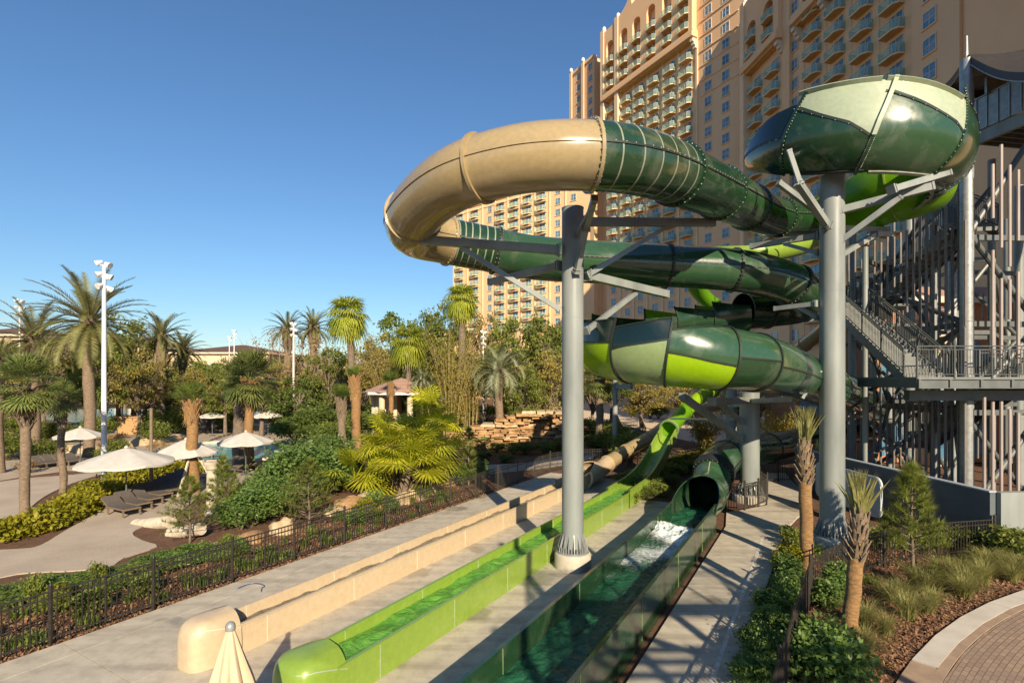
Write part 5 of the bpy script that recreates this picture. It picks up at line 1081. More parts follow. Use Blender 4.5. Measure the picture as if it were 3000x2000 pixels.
# rocks
def rock(label, loc, size, seed, mat='rock2', group=None, sub=3, name='boulder'):
    bm = __import__('bmesh').new(); __import__('bmesh').ops.create_icosphere(bm, subdivisions=sub, radius=1.0)
    for v_ in bm.verts:
        p = v_.co*1.3+Vector((seed*3.1, seed, 0)); k = 1+0.35*mn.noise(p)+0.18*mn.noise(p*2.7)
        c = v_.co*k; c.z = round(c.z*3.2+0.4*mn.noise(p*1.7))/3.2*0.55+c.z*0.45; v_.co = Vector((c.x*size[0], c.y*size[1], max(-0.25, c.z)*size[2]))
    me = bpy.data.meshes.new(name); bm.to_mesh(me); bm.free(); me.materials.append(MT[mat]); me.polygons.foreach_set('use_smooth', [True]*len(me.polygons)); me.set_sharp_from_angle(angle=R(38))
    o = bpy.data.objects.new(name, me); COL.objects.link(o); o.location = loc; return tag(o, label, 'rock', group)
for i, (u, v_, sx_, sz) in enumerate(((1030, 1478, 0.75, 0.36), (985, 1500, 0.6, 0.3), (1085, 1462, 0.7, 0.32), (1130, 1478, 0.6, 0.4), (1180, 1466, 0.7, 0.35), (1240, 1444, 0.75, 0.35), (1290, 1418, 0.8, 0.35), (1215, 1458, 0.5, 0.35), (830, 1552, 0.5, 0.42), (740, 1578, 0.42, 0.28))):
    x, y, _ = G(u, v_); rock('pale ochre boulder in the bed behind the long fence', (x, y, 0.0), (sx_, 0.6, sz), i+1, 'rock2' if i % 3 else 'rock', 'boulders behind the long fence')
for i, (u, v_, sx_, sz) in enumerate(((30, 1330, 2.4, 0.8), (120, 1318, 2.0, 0.7), (230, 1322, 1.6, 0.6), (340, 1318, 1.5, 0.6), (420, 1300, 1.4, 0.6), (500, 1285, 1.2, 0.5))):
    x, y, _ = G(u, v_); rock('low ochre rock along the edge of the stream beyond the loungers', (x, y, 0.0), (sx_, 1.1, sz), i+31, 'rock2', 'rocks along the stream')
# stacked stone fall
rw = thing('rock_wall', 'stacked ochre stone wall with a waterfall niche behind the fence', 'rock wall'); rg = random.Random(5)
Yw = 45.5; crs = 0; z = 0.0
while z < 3.3:
    hgt = rg.uniform(0.10, 0.26); x = px(1312, Yw); xe = px(1668, Yw); mb = MB()
    while x < xe:
        w = rg.uniform(0.25, 1.3); u = UC+F*(x+w/2)/Yw; zt2 = EYE-(np.interp(u, [1312, 1340, 1396, 1450, 1526, 1600, 1668], [1272, 1262, 1246, 1238, 1206, 1200, 1210])-VH)/F*Yw
        niche = 1.3*math.exp(-((u-1590)/42)**4)*(1 if z < 2.5 else 0.2)
        if z+hgt*0.6 < zt2: mb.box((x+w/2, Yw+1.2+rg.uniform(-0.3, 0.3)+niche-0.3*math.sin(u*0.02), z+hgt/2), (w*0.985, 2.6, hgt*0.96), rg.uniform(-0.09, 0.09), 0, rg.uniform(0.86, 1.0)); mb.v[-8:] = [(a+rg.uniform(-.07, .07), b_+rg.uniform(-.12, .12), c+rg.uniform(-.035, .035)) for a, b_, c in mb.v[-8:]]
        x += w
    if mb.v: mb.obj('stone_course', MT['rock' if crs % 5 else 'rock2'], rw)
    z += hgt; crs += 1
settle(rw)
# garden steps and posts behind the column
gs = thing('garden_steps', 'shaded garden steps with dark rails climbing between the plants', 'steps'); Yg = 52
for k in range(6): mb = MB(); mb.box((px(1858, Yg), Yg+0.4*k, 0.17*k+0.085), (2.2, 0.42, 0.17)); mb.obj('step', MT['tread'], gs)
for sx_ in (-1.15, 1.15):
    mb = MB(); rail(mb, (px(1858, Yg)+sx_, Yg, 0.1), (px(1858, Yg)+sx_, Yg+2.4, 1.1)); mb.obj('rail', MT['fence'], gs)
settle(gs)
def planter(u, Yp, w, label, zt2):
    t = thing('planter_box', label, 'planter', (px(u, Yp), Yp, 0)); mb = MB(); mb.box((0, 0, zt2/2), (w, w, zt2), 0.3, 0, 1.06); mb.obj('box', MT['mud'], t); mb = MB(); mb.box((0, 0, zt2), (w*1.18, w*1.18, 0.1), 0.3); mb.obj('rim', MT['mud'], t)
planter(928, 50, 1.3, 'orange timber planter box near the leafy shrubs beyond the pool', 1.2); planter(392, 58, 2.2, 'orange rough timber block by the stream rocks', 1.9)
# ---------------------------------------------------------------- plants
def rand_unit(n, up=0.0):
    v = RNG.normal(size=(n, 3)); v[:, 2] += up; return v/np.linalg.norm(v, axis=1, keepdims=True)
def leaf_quads(cen, size, up=0.5, asp=0.5):
    """pointed leaves lying every way round"""
    n = len(cen); nor = rand_unit(n, up); t = np.cross(nor, rand_unit(n)); t /= np.linalg.norm(t, axis=1, keepdims=True)+1e-9; b_ = np.cross(nor, t)
    s = (size*RNG.uniform(0.65, 1.3, n))[:, None]
    return np.stack([cen-t*s*0.5, cen+b_*s*asp*0.5, cen+t*s*0.5, cen-b_*s*asp*0.5], 1)
def mesh_quads(name, arrs, mats):
    V = []; Fn = []; mi = []; o = 0
    for arr, m_ in arrs:
        n, k, _ = arr.shape; V.append(arr.reshape(-1, 3)); Fn += [tuple(range(o+i*k, o+i*k+k)) for i in range(n)]; mi += [m_]*n; o += n*k
    me = bpy.data.meshes.new(name); me.from_pydata(np.concatenate(V).tolist(), [], Fn)
    for m_ in mats: me.materials.append(m_)
    if len(mats) > 1: me.polygons.foreach_set('material_index', mi)
    me.update(); return me
def add_obj(name, me, par, loc=(0, 0, 0), sc=(1, 1, 1), rz=0.0):
    o = bpy.data.objects.new(name, me); COL.objects.link(o); o.parent = par; o.location = loc; o.scale = sc; o.rotation_euler = (0, 0, rz); return o
def clumps(n, h0, h1, rad, seed, flat=1.0):
    rg = np.random.default_rng(seed); out = []
    while len(out) < n:
        p = rg.uniform(-1, 1, 3)
        if p@p > 1 or p@p < 0.12: continue
        out.append((p[0]*rad*(0.85+0.3*rg.random()), p[1]*rad*(0.85+0.3*rg.random()), (h0+h1)/2+p[2]*(h1-h0)/2))
    return np.array(out)
TREES = {}
def tree_proto(kind, var):
    key = (kind, var)
    if key in TREES: return TREES[key]
    spec = {'dark': (60, 5200, 0.34, 0.6), 'mid': (60, 5200, 0.34, 0.65), 'olive': (60, 3600, 0.32, 0.75), 'rust': (46, 1500, 0.30, 0.8), 'bare': (46, 700, 0.26, 0.8)}[kind]
    cl = clumps(spec[0], 2.6, 9.6, 3.9, 40+var*7+len(kind)); tr = MB()
    tr.tube([(0, 0, -0.2), (0.1, 0.05, 1.6), (0.05*var, 0.1, 3.6), (0.15, 0, 5.5)], [0.30, 0.24, 0.17, 0.10], 10)
    rg = random.Random(var)
    for i, c in enumerate(cl[::2 if kind in ('dark', 'mid') else 1]):
        z0 = rg.uniform(1.8, 5.0); a = Vector((0.08, 0.05, z0)); c = Vector(c); m1 = a.lerp(c, 0.5)+Vector((rg.uniform(-.4, .4), rg.uniform(-.4, .4), 0.5)); tr.tube([a, m1, c], [0.10, 0.055, 0.018], 5)
        if kind in ('rust', 'bare', 'olive'):
            for k in range(6 if kind != 'olive' else 3):
                e = c+Vector((rg.uniform(-1, 1), rg.uniform(-1, 1), rg.uniform(-0.3, 1.2))); tr.tube([m1.lerp(c, 0.6+0.1*(k % 4)), e], [0.022, 0.008], 3)
    n = spec[1]; idx = RNG.integers(0, len(cl), n); sp_ = spec[3]*RNG.uniform(0.5, 1.3, len(cl))
    cen = cl[idx]+RNG.normal(size=(n, 3))*sp_[idx][:, None]*np.array([0.62, 0.62, 0.42]); cen = cen[cen[:, 2] > 1.5]
    me = mesh_quads('crown', [(leaf_quads(cen, spec[2], 0.6, 0.55), 0)], [L['rust' if kind in ('rust', 'bare') else kind]])
    t_ = tr.obj('trunk', MT['twig'] if kind in ('rust', 'bare') else MT['bark'], None, 60); tm = t_.data; bpy.data.objects.remove(t_)
    TREES[key] = (tm, me); return TREES[key]
def tree(kind, u, Yp, vtop, wpx, label, var=0, group=None, zb=0.0):
    H = EYE+(VH-vtop)/F*Yp-zb; w = wpx/F*Yp; tm, cm = tree_proto(kind, var); t = thing('broadleaf_tree', label, 'tree', (px(u, Yp), Yp, zb), random.uniform(0, 6.28), group)
    s = (w/7.6, w/7.6, H/9.9); add_obj('trunk', tm, t, sc=s); add_obj('crown', cm, t, sc=s); return t
# palms -------------------------------------------------------------------------
def frond(az, el, Ln, nl, lw, ll, droop, o=(0, 0, 0), vee=0.35):
    """feather frond: leaflet triangles and rachis points"""
    pts = []; p = np.array(o, float); e = el
    for i in range(13):
        pts.append(p.copy()); st_ = Ln/12; p = p+st_*np.array([math.cos(e)*math.cos(az), math.cos(e)*math.sin(az), math.sin(e)]); e -= droop/12*(0.4+1.2*i/12)
    pts = np.array(pts); tri = []
    for i in range(nl):
        f = 0.10+0.9*i/(nl-1); k = f*12; j = min(int(k), 11); q = pts[j]+(pts[j+1]-pts[j])*(k-j) if j < 12 else pts[12]; T = pts[min(j+1, 12)]-pts[j]; T /= np.linalg.norm(T)
        S = np.cross(T, (0, 0, 1.0)); S /= np.linalg.norm(S)+1e-6; U_ = np.cross(S, T); l = ll*math.sin(math.pi*(0.12+0.83*f))**0.6*RNG.uniform(0.85, 1.1)
        for sg in (-1, 1):
            d = T*(0.55+0.5*f)+S*sg*0.9+U_*(vee+RNG.uniform(-0.15, 0.15)); d /= np.linalg.norm(d); tip = q+d*l; tip[2] -= 0.12*l
            tri.append([q-T*lw*0.5, tip, q+T*lw*0.5])
    return np.array(tri), pts
def crown_feather(n, Ln, nl, lw, ll, el0, el1, droop, mat, vee=0.35, rw=0.035, seed=0):
    tris = []; mb = MB(); rg = random.Random(seed)
    for i in range(n):
        f = i/(n-1); el = R(el0+(el1-el0)*f**0.8+rg.uniform(-7, 7)); az = i*2.39996+rg.uniform(-0.2, 0.2)
        t_, pts = frond(az, el, Ln*rg.uniform(0.85, 1.08), nl, lw, ll, droop*(0.8+0.5*f)*rg.uniform(0.8, 1.2), (0.12*math.cos(az), 0.12*math.sin(az), 0.3*(1-f))); tris.append(t_)
        mb.tube([tuple(p) for p in pts[::2]], [rw*(1-0.8*k/6) for k in range(7)], 3, 0, False)
    rach = np.array([[mb.v[i] for i in f] for f in mb.f]); return mesh_quads('crown', [(np.concatenate(tris), 0), (rach, 1)], [mat, MT['lwood'] if rw > 0.03 else mat])
def fan_leaf(base, az, el, pet, Rr, nseg, droop, spread=105, w=1.0, rg=random):
    """petiole plus pleated fan; returns quads"""
    d = Vector((math.cos(el)*math.cos(az), math.cos(el)*math.sin(az), math.sin(el))); S = d.cross(Vector((0, 0, 1))).normalized(); N = S.cross(d).normalized()
    b0 = Vector(base); c = b0+d*pet; c.z -= droop*pet*0.25; out = []; pw = 0.018*w
    out.append([b0-S*pw, c-S*pw*0.6, c+S*pw*0.6, b0+S*pw]); tilt = -0.16-droop*0.42; d2 = (d+N*tilt).normalized(); N2 = S.cross(d2)
    for i in range(nseg):
        a = R(-spread+2*spread*i/(nseg-1)); r = Rr*(0.72+0.28*math.cos(a*0.75))*rg.uniform(0.9, 1.05); x = d2*math.cos(a)+S*math.sin(a); y = d2*-math.sin(a)+S*math.cos(a); hw = math.tan(R(spread/nseg))*r*0.55
        pl = N2*(0.05*r if i % 2 else -0.05*r); m1 = c+x*r*0.55+pl; tip = c+x*r-N2*0.02-Vector((0, 0, droop*0.28*r+0.06*r*rg.random()))
        out.append([c, m1-y*hw, tip, m1+y*hw])
    return np.array([[tuple(p) for p in q] for q in out])
def crown_fan(n, pet, Rr, nseg, el0, el1, droop, mat, seed=0, spread=105, dead=0, dmat=None):
    rg = random.Random(seed); q = []; dq = []
    for i in range(n):
        f = i/max(1, n-1); el = R(el0+(el1-el0)*f+rg.uniform(-8, 8)); az = i*2.39996+rg.uniform(-0.3, 0.3)
        q.append(fan_leaf((0.08*math.cos(az), 0.08*math.sin(az), 0.25*(1-f)), az, el, pet*rg.uniform(0.8, 1.15), Rr*rg.uniform(0.85, 1.1), nseg, droop*(0.5+0.9*f), spread, 1, rg))
    for i in range(dead): az = rg.uniform(0, 6.28); dq.append(fan_leaf((0.1*math.cos(az), 0.1*math.sin(az), -0.1), az, R(rg.uniform(-80, -50)), pet*0.6, Rr*0.7, max(5, nseg//2), 1.0, 50, 1, rg))
    arrs = [(np.concatenate(q), 0)]+([(np.concatenate(dq), 1)] if dead else []); return mesh_quads('crown', arrs, [mat, dmat or L['tan']])
CR_ = {'date': (crown_feather(62, 3.9, 44, 0.085, 0.62, 82, -34, 1.05, L['date'], seed=1), 3.6), 'date2': (crown_feather(50, 3.7, 40, 0.085, 0.58, 80, -28, 1.1, L['date'], seed=4), 3.5),
       'pindo': (crown_feather(44, 2.6, 36, 0.06, 0.5, 78, -15, 2.3, L['silver'], 0.5, 0.025, 2), 1.9),
       'fan': (crown_fan(52, 0.95, 0.95, 21, 88, -48, 0.12, L['fan'], 3, dead=10), 1.75), 'fan2': (crown_fan(40, 0.9, 0.95, 19, 86, -42, 0.35, L['fan'], 5, dead=6), 1.7),
       'washy': (crown_fan(46, 0.8, 1.1, 19, 80, -35, 1.35, leafmat('bright_fan_green', (0.22, 0.29, 0.03), (0.42, 0.44, 0.06), 0.8, 0.5), 6, dead=8), 1.6), 'sprout': (crown_fan(11, 0.5, 0.75, 17, 89, 45, 0.1, L['lily'], 8, 75, dead=4), 0.9)}  # washy heads have bright yellow-green leaves of their own
def palm(kind, u, Yp, vc, wpx, tpx, label, base_u=None, bark='pbark', boots=0.25, boot_w=1.5, group=None, zb=0.0, name='palm_tree'):
    x = px(u, Yp); zc = EYE+(VH-vc)/F*Yp; bx = px(base_u, Yp) if base_u else x; t = thing(name, label, 'palm tree', (bx, Yp, zb), 0, group); tr = tpx/F*Yp/2; dx = x-bx; H = zc-zb
    mb = MB(); k_ = 16; mb.tube([(dx*(k/k_)**1.5+0.05*math.sin(k*0.6+u), 0.04*math.sin(k*0.5), -0.1+(H+0.1)*k/k_) for k in range(k_+1)], [tr*(1.25 if k == 0 else 1.0+0.05*math.sin(k*2.3)) for k in range(k_+1)], 14); mb.obj('trunk', MT[bark], t, 60)
    if boots:
        mb = MB(); z0 = H*(1-boots); rg = random.Random(int(u)); n = int(26+60*boots*H/3)
        for i in range(n):
            f = i/n; z = z0+(H-z0)*f; a = i*2.39996; fx = (z/H)**1.5*dx; r0 = tr*0.9; r1 = tr*boot_w*rg.uniform(0.85, 1.15)*(0.75+0.4*f); c, s = math.cos(a), math.sin(a); w = tr*0.42; hh = tr*1.7
            b0 = Vector((fx+c*r0, s*r0, z)); tp = Vector((fx+c*r1, s*r1, z+hh)); sd_ = Vector((-s, c, 0))*w; th = Vector((c, s, -0.4))*tr*0.13
            mb.add([b0-sd_, b0+sd_, tp+sd_*0.5, tp-sd_*0.5, b0-sd_+th, b0+sd_+th, tp+sd_*0.5+th, tp-sd_*0.5+th], [(0, 1, 2, 3), (7, 6, 5, 4), (0, 4, 5, 1), (1, 5, 6, 2), (2, 6, 7, 3), (3, 7, 4, 0)])
        mb.obj('leaf_bases', MT['boots'] if bark != 'obark' else MT['obark'], t)
    me, r = CR_[kind]; s = wpx/F*Yp/2/r; add_obj('crown', me, t, (dx, 0, H), (s, s, s), random.uniform(0, 6.28)); return t
palm('date', 262, 40, 950, 310, 29, 'biggest date palm, rising behind the tall white floodlight mast', boots=0.24, boot_w=1.25, bark='pbark'); palm('date2', 100, 46, 1000, 250, 28, 'feathery date palm half hidden beside the far white mast', boots=0.3, boot_w=1.3)
palm('date2', 472, 58, 990, 170, 22, 'upright date palm standing clear against the sky', boots=0.3, boot_w=1.3); palm('date', 536, 64, 1030, 130, 20, 'smaller date palm next to the upright one, before the cream building', boots=0.25, boot_w=1.3)
palm('date', -5, 34, 1060, 150, 26, 'dark feathery palm cut by the edge of the view', boots=0.2); palm('date2', 842, 74, 970, 130, 20, 'feathery palm top behind the bare brown tree', boots=0.2); palm('date', 918, 76, 964, 120, 20, 'second feathery palm top behind the bare brown tree, nearer the tall fan palm', boots=0.2)
palm('fan', 78, 23, 1138, 195, 25, 'nearest cabbage palm with shaggy leaf bases by the pale path', base_u=72, boots=0.32, boot_w=2.3); palm('fan2', 182, 27, 1172, 112, 18, 'smaller cabbage palm just behind the shaggy one', boots=0.3, boot_w=1.6)
palm('sprout', 560, 28, 1190, 110, 30, 'staked palm with smooth orange trunk and a small tuft of leaves', base_u=566, bark='obark', boots=0.22, boot_w=1.35); palm('fan', 730, 35.6, 1120, 180, 25, 'cabbage palm with full round head beside the turquoise pool', bark='obark', boots=0.12, boot_w=1.8); palm('fan2', 706, 37.5, 1135, 120, 34, 'stout grey trunked palm crossing behind the full round one', base_u=698, bark='bark', boots=0.1)
palm('washy', 1018, 45, 925, 132, 19, 'tall thin fan palm with bright drooping head above the trees', base_u=1042, bark='bark', boots=0.05); palm('sprout', 1038, 42, 1112, 62, 27, 'short palm with orange trunk and tiny tuft before the tall thin one', base_u=1046, bark='obark', boots=0.3, boot_w=1.3); palm('sprout', 998, 36, 1175, 76, 21, 'short leaning palm with sparse tuft near the bright fan clump', base_u=1008, boots=0.3, boot_w=1.4)
palm('washy', 1352, 52, 880, 110, 20, 'tall palm in front of the low hotel wing', bark='bark', boots=0.15); palm('washy', 1195, 56, 1006, 120, 16, 'fan palm behind the gazebo roof', bark='bark', boots=0.1)
palm('fan', 392, 60, 1122, 76, 14, 'dark cabbage palm on the island, taller of the pair', bark='bark', boots=0.1); palm('fan2', 424, 63, 1140, 62, 12, 'dark cabbage palm on the island, shorter of the pair', bark='bark', boots=0.1)
palm('pindo', 1462, 48, 1092, 165, 24, 'silvery arching palm beside the bamboo', boots=0.2); palm('sprout', 1145, 50, 1128, 66, 14, 'thin young palm in front of the gazebo', bark='obark', boots=0.2); palm('pindo', 1236, 52, 1118, 70, 12, 'small silvery palm at the gazebo corner', boots=0.2)
palm('fan', 1756, 44, 1115, 120, 22, 'shaded fan palm between the concrete-footed column and the rusty post', boots=0.2); palm('washy', 1670, 70, 1000, 110, 16, 'fan palm half hidden by the tall pipe column', bark='bark', boots=0.1)
# bare-headed transplanted palms by the walkway
def wisp(loc, H, lean, tr, top, label, seed, boots=0.3):
    t = thing('palm_tree', label, 'palm tree', loc); rg = random.Random(seed); k_ = 18
    cx_ = lambda f: lean*f
    mb = MB(); mb.tube([(cx_(k/k_)+0.015*math.sin(k*1.1), 0.01*math.cos(k), -0.1+(H+0.1)*k/k_) for k in range(k_+1)], [tr*(1.22 if k == 0 else 1.06-0.06*k/k_+0.035*math.sin(k*2.7)) for k in range(k_+1)], 22); mb.obj('trunk', MT['obark'], t, 70)
    mb = MB(); n = 64
    for i in range(n):
        f = i/n; z = H*(1-boots*(1-f)); a = i*2.39996; r0 = tr*0.93; r1 = tr*rg.uniform(1.35, 1.95)*(1.05-0.45*f); c, s = math.cos(a), math.sin(a); w = tr*0.36*rg.uniform(0.7, 1.1); hh = rg.uniform(0.16, 0.32); x = cx_(z/H)
        b0 = Vector((x+c*r0, s*r0, z)); tp = Vector((x+c*r1, s*r1, z+hh)); sd_ = Vector((-s, c, 0))*w; th = Vector((c, s, -0.3))*0.022
        mb.add([b0-sd_, b0+sd_, tp+sd_*0.35, tp-sd_*0.35, b0-sd_+th, b0+sd_+th, tp+sd_*0.35+th, tp-sd_*0.35+th], [(0, 1, 2, 3), (7, 6, 5, 4), (0, 4, 5, 1), (1, 5, 6, 2), (2, 6, 7, 3), (3, 7, 4, 0)])
    mb.obj('leaf_bases', MT['boots'], t)
    q = []
    for i in range(34):
        a = rg.uniform(0, 6.28); sp_ = rg.uniform(0.02, 0.20) if i < 26 else rg.uniform(0.3, 0.6); d = Vector((math.cos(a)*sp_, math.sin(a)*sp_, 1)).normalized(); b0 = Vector((lean+math.cos(a)*tr*0.5, math.sin(a)*tr*0.5, H-0.1)); Ln = top*rg.uniform(0.55, 1.0); S = d.cross(Vector((0.3, 1, 0))).normalized()*rg.uniform(0.012, 0.035)
        m1 = b0+d*Ln*0.6; q.append([tuple(b0-S*0.5), tuple(m1-S), tuple(m1+S), tuple(b0+S*0.5)]); q.append([tuple(m1-S), tuple(m1+d*Ln*0.4+Vector((math.cos(a), math.sin(a), -0.2))*0.08), tuple(m1+d*Ln*0.4+Vector((math.cos(a), math.sin(a), -0.2))*0.08), tuple(m1+S)])
    for i in range(6):
        a = rg.uniform(0, 6.28); q.extend(fan_leaf((lean, 0, H), a, R(rg.uniform(74, 88)), top*0.45, top*0.5, 9, 0.0, 14, 1.0, rg).tolist())
    add_obj('crown', mesh_quads('crown', [(np.array(q), 0)], [L['grass']]), t); return t
wisp((px(2366, 16.9), 16.9, -0.05), W(0, 1290, 16.9)[2], -0.12, 0.185, 1.35, 'slim transplanted palm with wispy upright leaves beside the walkway edge', 3, 0.34)
wisp((px(2484, 12.05), 12.05, -0.05), W(0, 1500, 12.05)[2], 0.28, 0.155, 1.15, 'nearer transplanted palm with stubby leaf bases inside the fenced mulch bed', 8, 0.36)
pr = thing('palm_brace', 'timber props nailed to the staked orange palm', 'brace', (px(566, 28), 28, 0))
for a in (0.4, 2.5, 4.6): mb = MB(); mb.bar((1.1*math.cos(a), 1.1*math.sin(a), 0), (0.26*math.cos(a), 0.26*math.sin(a), 1.9), 0.09); mb.obj('prop', MT['stone'], pr)
# yellow-green fan palm clump
def fan_clump(loc, wid, hgt, n, label, mat, seed, Rr=1.0, pet=1.2):
    t = thing('fan_palm', label, 'palm', loc); rg = random.Random(seed); q = []; stems = MB(); ns = 9
    bases = [(rg.uniform(-0.42, 0.42)*wid, rg.uniform(-0.3, 0.3)*wid, rg.uniform(0.15, 0.62)*hgt) for _ in range(ns)]; bases[0] = (0.1*wid, 0.1, hgt*0.7); bases[1] = (0.25*wid, 0.2, hgt*0.62)
    for b_ in bases: stems.tube([(b_[0]*0.75, b_[1]*0.75, -0.05), b_], [0.16, 0.13], 8)
    for i in range(n):
        b_ = bases[i % ns]; q.append(fan_leaf(b_, rg.uniform(0, 6.28), R(rg.uniform(-15, 80)), pet*rg.uniform(0.6, 1.15), Rr*rg.uniform(0.75, 1.15), 27, rg.uniform(0.2, 0.8), 118, 1.6, rg))
    stems.obj('stem', MT['boots'], t, 60); add_obj('fronds', mesh_quads('fronds', [(np.concatenate(q), 0)], [mat]), t); return t
fan_clump(G(1130, 1436), 4.8, 3.4, 90, 'big sunlit clump of yellow green fan palms behind the long fence', L['bright'], 4, 1.3, 1.5); fan_clump(G(1225, 1372), 4.6, 5.2, 70, 'taller yellow green fan palms at the back of the big clump', L['bright'], 9, 1.35, 1.5)
fan_clump(G(850, 1250), 3.0, 2.6, 30, 'dark fan palm undergrowth beyond the pool', L['fan'], 12, 0.9, 1.0); fan_clump(G(925, 1268), 3.2, 3.6, 34, 'broad leaved shrub of the bird of paradise kind near the planter box', L['fan'], 14, 0.9, 1.2); fan_clump(G(1408, 1330), 1.2, 1.0, 20, 'dark little fan palm in front of the stone wall', L['dark'], 15, 0.6, 0.6)
# bamboo
def bamboo(u, Yp, vtop, wpx, n, label, seed):
    t = thing('bamboo_clump', label, 'bamboo', (px(u, Yp), Yp, 0)); rg = random.Random(seed); H = EYE+(VH-vtop)/F*Yp; w = wpx/F*Yp/2; mb = MB(); cen = []
    for i in range(n):
        a = rg.uniform(0, 6.28); r = w*0.35*rg.random(); b0 = Vector((r*math.cos(a), r*math.sin(a), 0)); h = H*rg.uniform(0.6, 1); sp_ = w*rg.uniform(0.2, 1.1); pts = [b0+Vector((math.cos(a)*sp_*f**2.2, math.sin(a)*sp_*f**2.2, h*f-0.12*h*f**4)) for f in (0, .25, .5, .75, 1)]; mb.tube(pts, [0.05, 0.045, 0.035, 0.022, 0.008], 5)
        for k in range(70): f = 0.22+0.78*rg.random(); j = min(int(f*4), 3); p = pts[j].lerp(pts[j+1], f*4-j); cen.append((p.x+rg.gauss(0, 0.34), p.y+rg.gauss(0, 0.34), p.z+rg.gauss(0, 0.3)))
    mb.obj('culms', MT['culm'], t, 60)
    add_obj('foliage', mesh_quads('foliage', [(leaf_quads(np.array(cen), 0.32, 0.2, 0.22), 0)], [L['bamboo']]), t)
MT['culm'] = P('bamboo_culm', (0.28, 0.23, 0.08), (0.19, 0.15, 0.05), 4, 0.5)
bamboo(1315, 47, 905, 150, 44, 'tall golden bamboo clump beside the rock wall', 1); bamboo(1375, 50, 935, 130, 36, 'second golden bamboo clump, behind the tall one', 2); bamboo(1010, 60, 990, 190, 44, 'yellowish bamboo screen between the tall thin palm and the bare tree', 3); bamboo(1125, 62, 985, 190, 44, 'yellowish bamboo screen behind the gazebo', 4)
bamboo(2065, 46, 1195, 130, 30, 'low yellow bamboo behind the lime chute mouth', 5); bamboo(2290, 45, 1190, 150, 30, 'low yellow bamboo behind the dark ground tube', 6); bamboo(2420, 48, 1180, 110, 24, 'low yellow bamboo glimpsed past the pipe column topped by the wide turn', 7)
# broadleaf trees
TR = [('mid', 30, 56, 1000, 230, 'rounded green tree at the edge of the view behind the shaggy palm', 0), ('olive', 165, 60, 1012, 220, 'olive green tree under the biggest date palm', 1), ('mid', 345, 58, 905, 210, 'tall green tree showing behind the fronds of the biggest date palm', 2), ('mid', 250, 66, 1030, 170, 'green tree between the two feathery date palms', 1), ('dark', 425, 66, 1062, 140, 'dark round tree behind the island palms', 0),
      ('mid', 610, 62, 1050, 200, 'green tree in front of the long cream building', 1), ('olive', 515, 70, 1085, 150, 'olive tree below the smaller date palm', 2), ('bare', 800, 62, 960, 190, 'leafless pale twigged tree with a leaning limb', 0), ('rust', 900, 68, 975, 220, 'brown half bare tree behind the white mast', 1), ('dark', 880, 55, 1090, 190, 'dark evergreen under the brown half bare tree', 2), ('mid', 705, 66, 1080, 160, 'green tree behind the full round cabbage palm', 1),
      ('dark', 1160, 78, 908, 190, 'dark spreading tree top between the tall thin palm and the hotel', 0), ('dark', 1275, 80, 892, 130, 'dark airy tree top just before the hotel edge', 1), ('olive', 1075, 72, 985, 130, 'olive tree behind the tall thin fan palm', 0), ('mid', 1310, 70, 872, 150, 'green tree crowding the tall palm before the hotel', 2), ('olive', 1420, 66, 905, 150, 'yellowing thinning tree before the low hotel wing', 2), ('mid', 1505, 62, 925, 170, 'green tree behind the silvery palm', 0), ('mid', 1590, 58, 905, 190, 'large green tree beside the tall pipe column', 1), ('olive', 1600, 50, 1010, 170, 'yellowing twiggy tree above the rock wall', 0), ('mid', 1545, 48, 1060, 120, 'green shrubby tree on top of the rock wall', 1),
      ('mid', 1665, 66, 905, 130, 'green tree behind the tall pipe column', 2), ('olive', 1735, 56, 985, 140, 'yellowing tree just past the tall pipe column on the concrete pedestal', 2), ('dark', 1790, 62, 985, 150, 'dark tree behind the lobed green turn', 1), ('olive', 1880, 66, 1090, 170, 'yellowing tree under the lobed green turn', 0), ('olive', 1990, 70, 1110, 160, 'yellowing tree behind the lime chute', 1), ('mid', 1265, 58, 1085, 130, 'green shrubby tree behind the bamboo', 0), ('mid', 2860, 40, 1230, 150, 'bright green tree seen between the tower legs', 0), ('mid', 2960, 41, 1225, 150, 'bright green tree beyond the tower landing', 1), ('olive', 2150, 64, 1130, 150, 'yellowing tree behind the shorter column', 2), ('rust', 2225, 66, 1125, 140, 'russet tree behind the dark ground tube', 0)]
TR += [('olive', 130, 54, 985, 210, 'yellow green tree filling the gap between the two biggest date palms', 2), ('mid', 300, 54, 985, 160, 'bright green tree just beyond the white mast', 0), ('olive', 408, 56, 1020, 150, 'yellow green tree in front of the upright date palm', 1), ('olive', 566, 56, 1062, 130, 'yellow green tree below the long cream building', 0),
       ('mid', 660, 56, 1040, 150, 'bright green tree before the far white masts', 2), ('olive', 765, 56, 1025, 180, 'yellow green tree under the leafless pale one', 1), ('mid', 965, 56, 1015, 150, 'bright green tree behind the short orange trunked palms', 0), ('olive', 1098, 66, 965, 150, 'yellow green tree above the gazebo', 2), ('mid', 1238, 66, 955, 140, 'bright green tree between gazebo and golden bamboo', 1), ('mid', 1470, 56, 985, 150, 'bright green tree behind the silvery palm, lower than its neighbour', 2)]
for k, u, Yp, vt, w, lb, va in TR: tree(k, u, Yp, vt, w, lb, va)
for i, u in enumerate(range(-60, 1700, 88)): tree('dark' if i % 3 else 'olive', u+random.uniform(-20, 20), 100+random.uniform(-6, 10), 1036+random.uniform(-14, 22), 150, 'distant tree in the dense belt beyond the pools', i % 3, 'trees of the far belt')
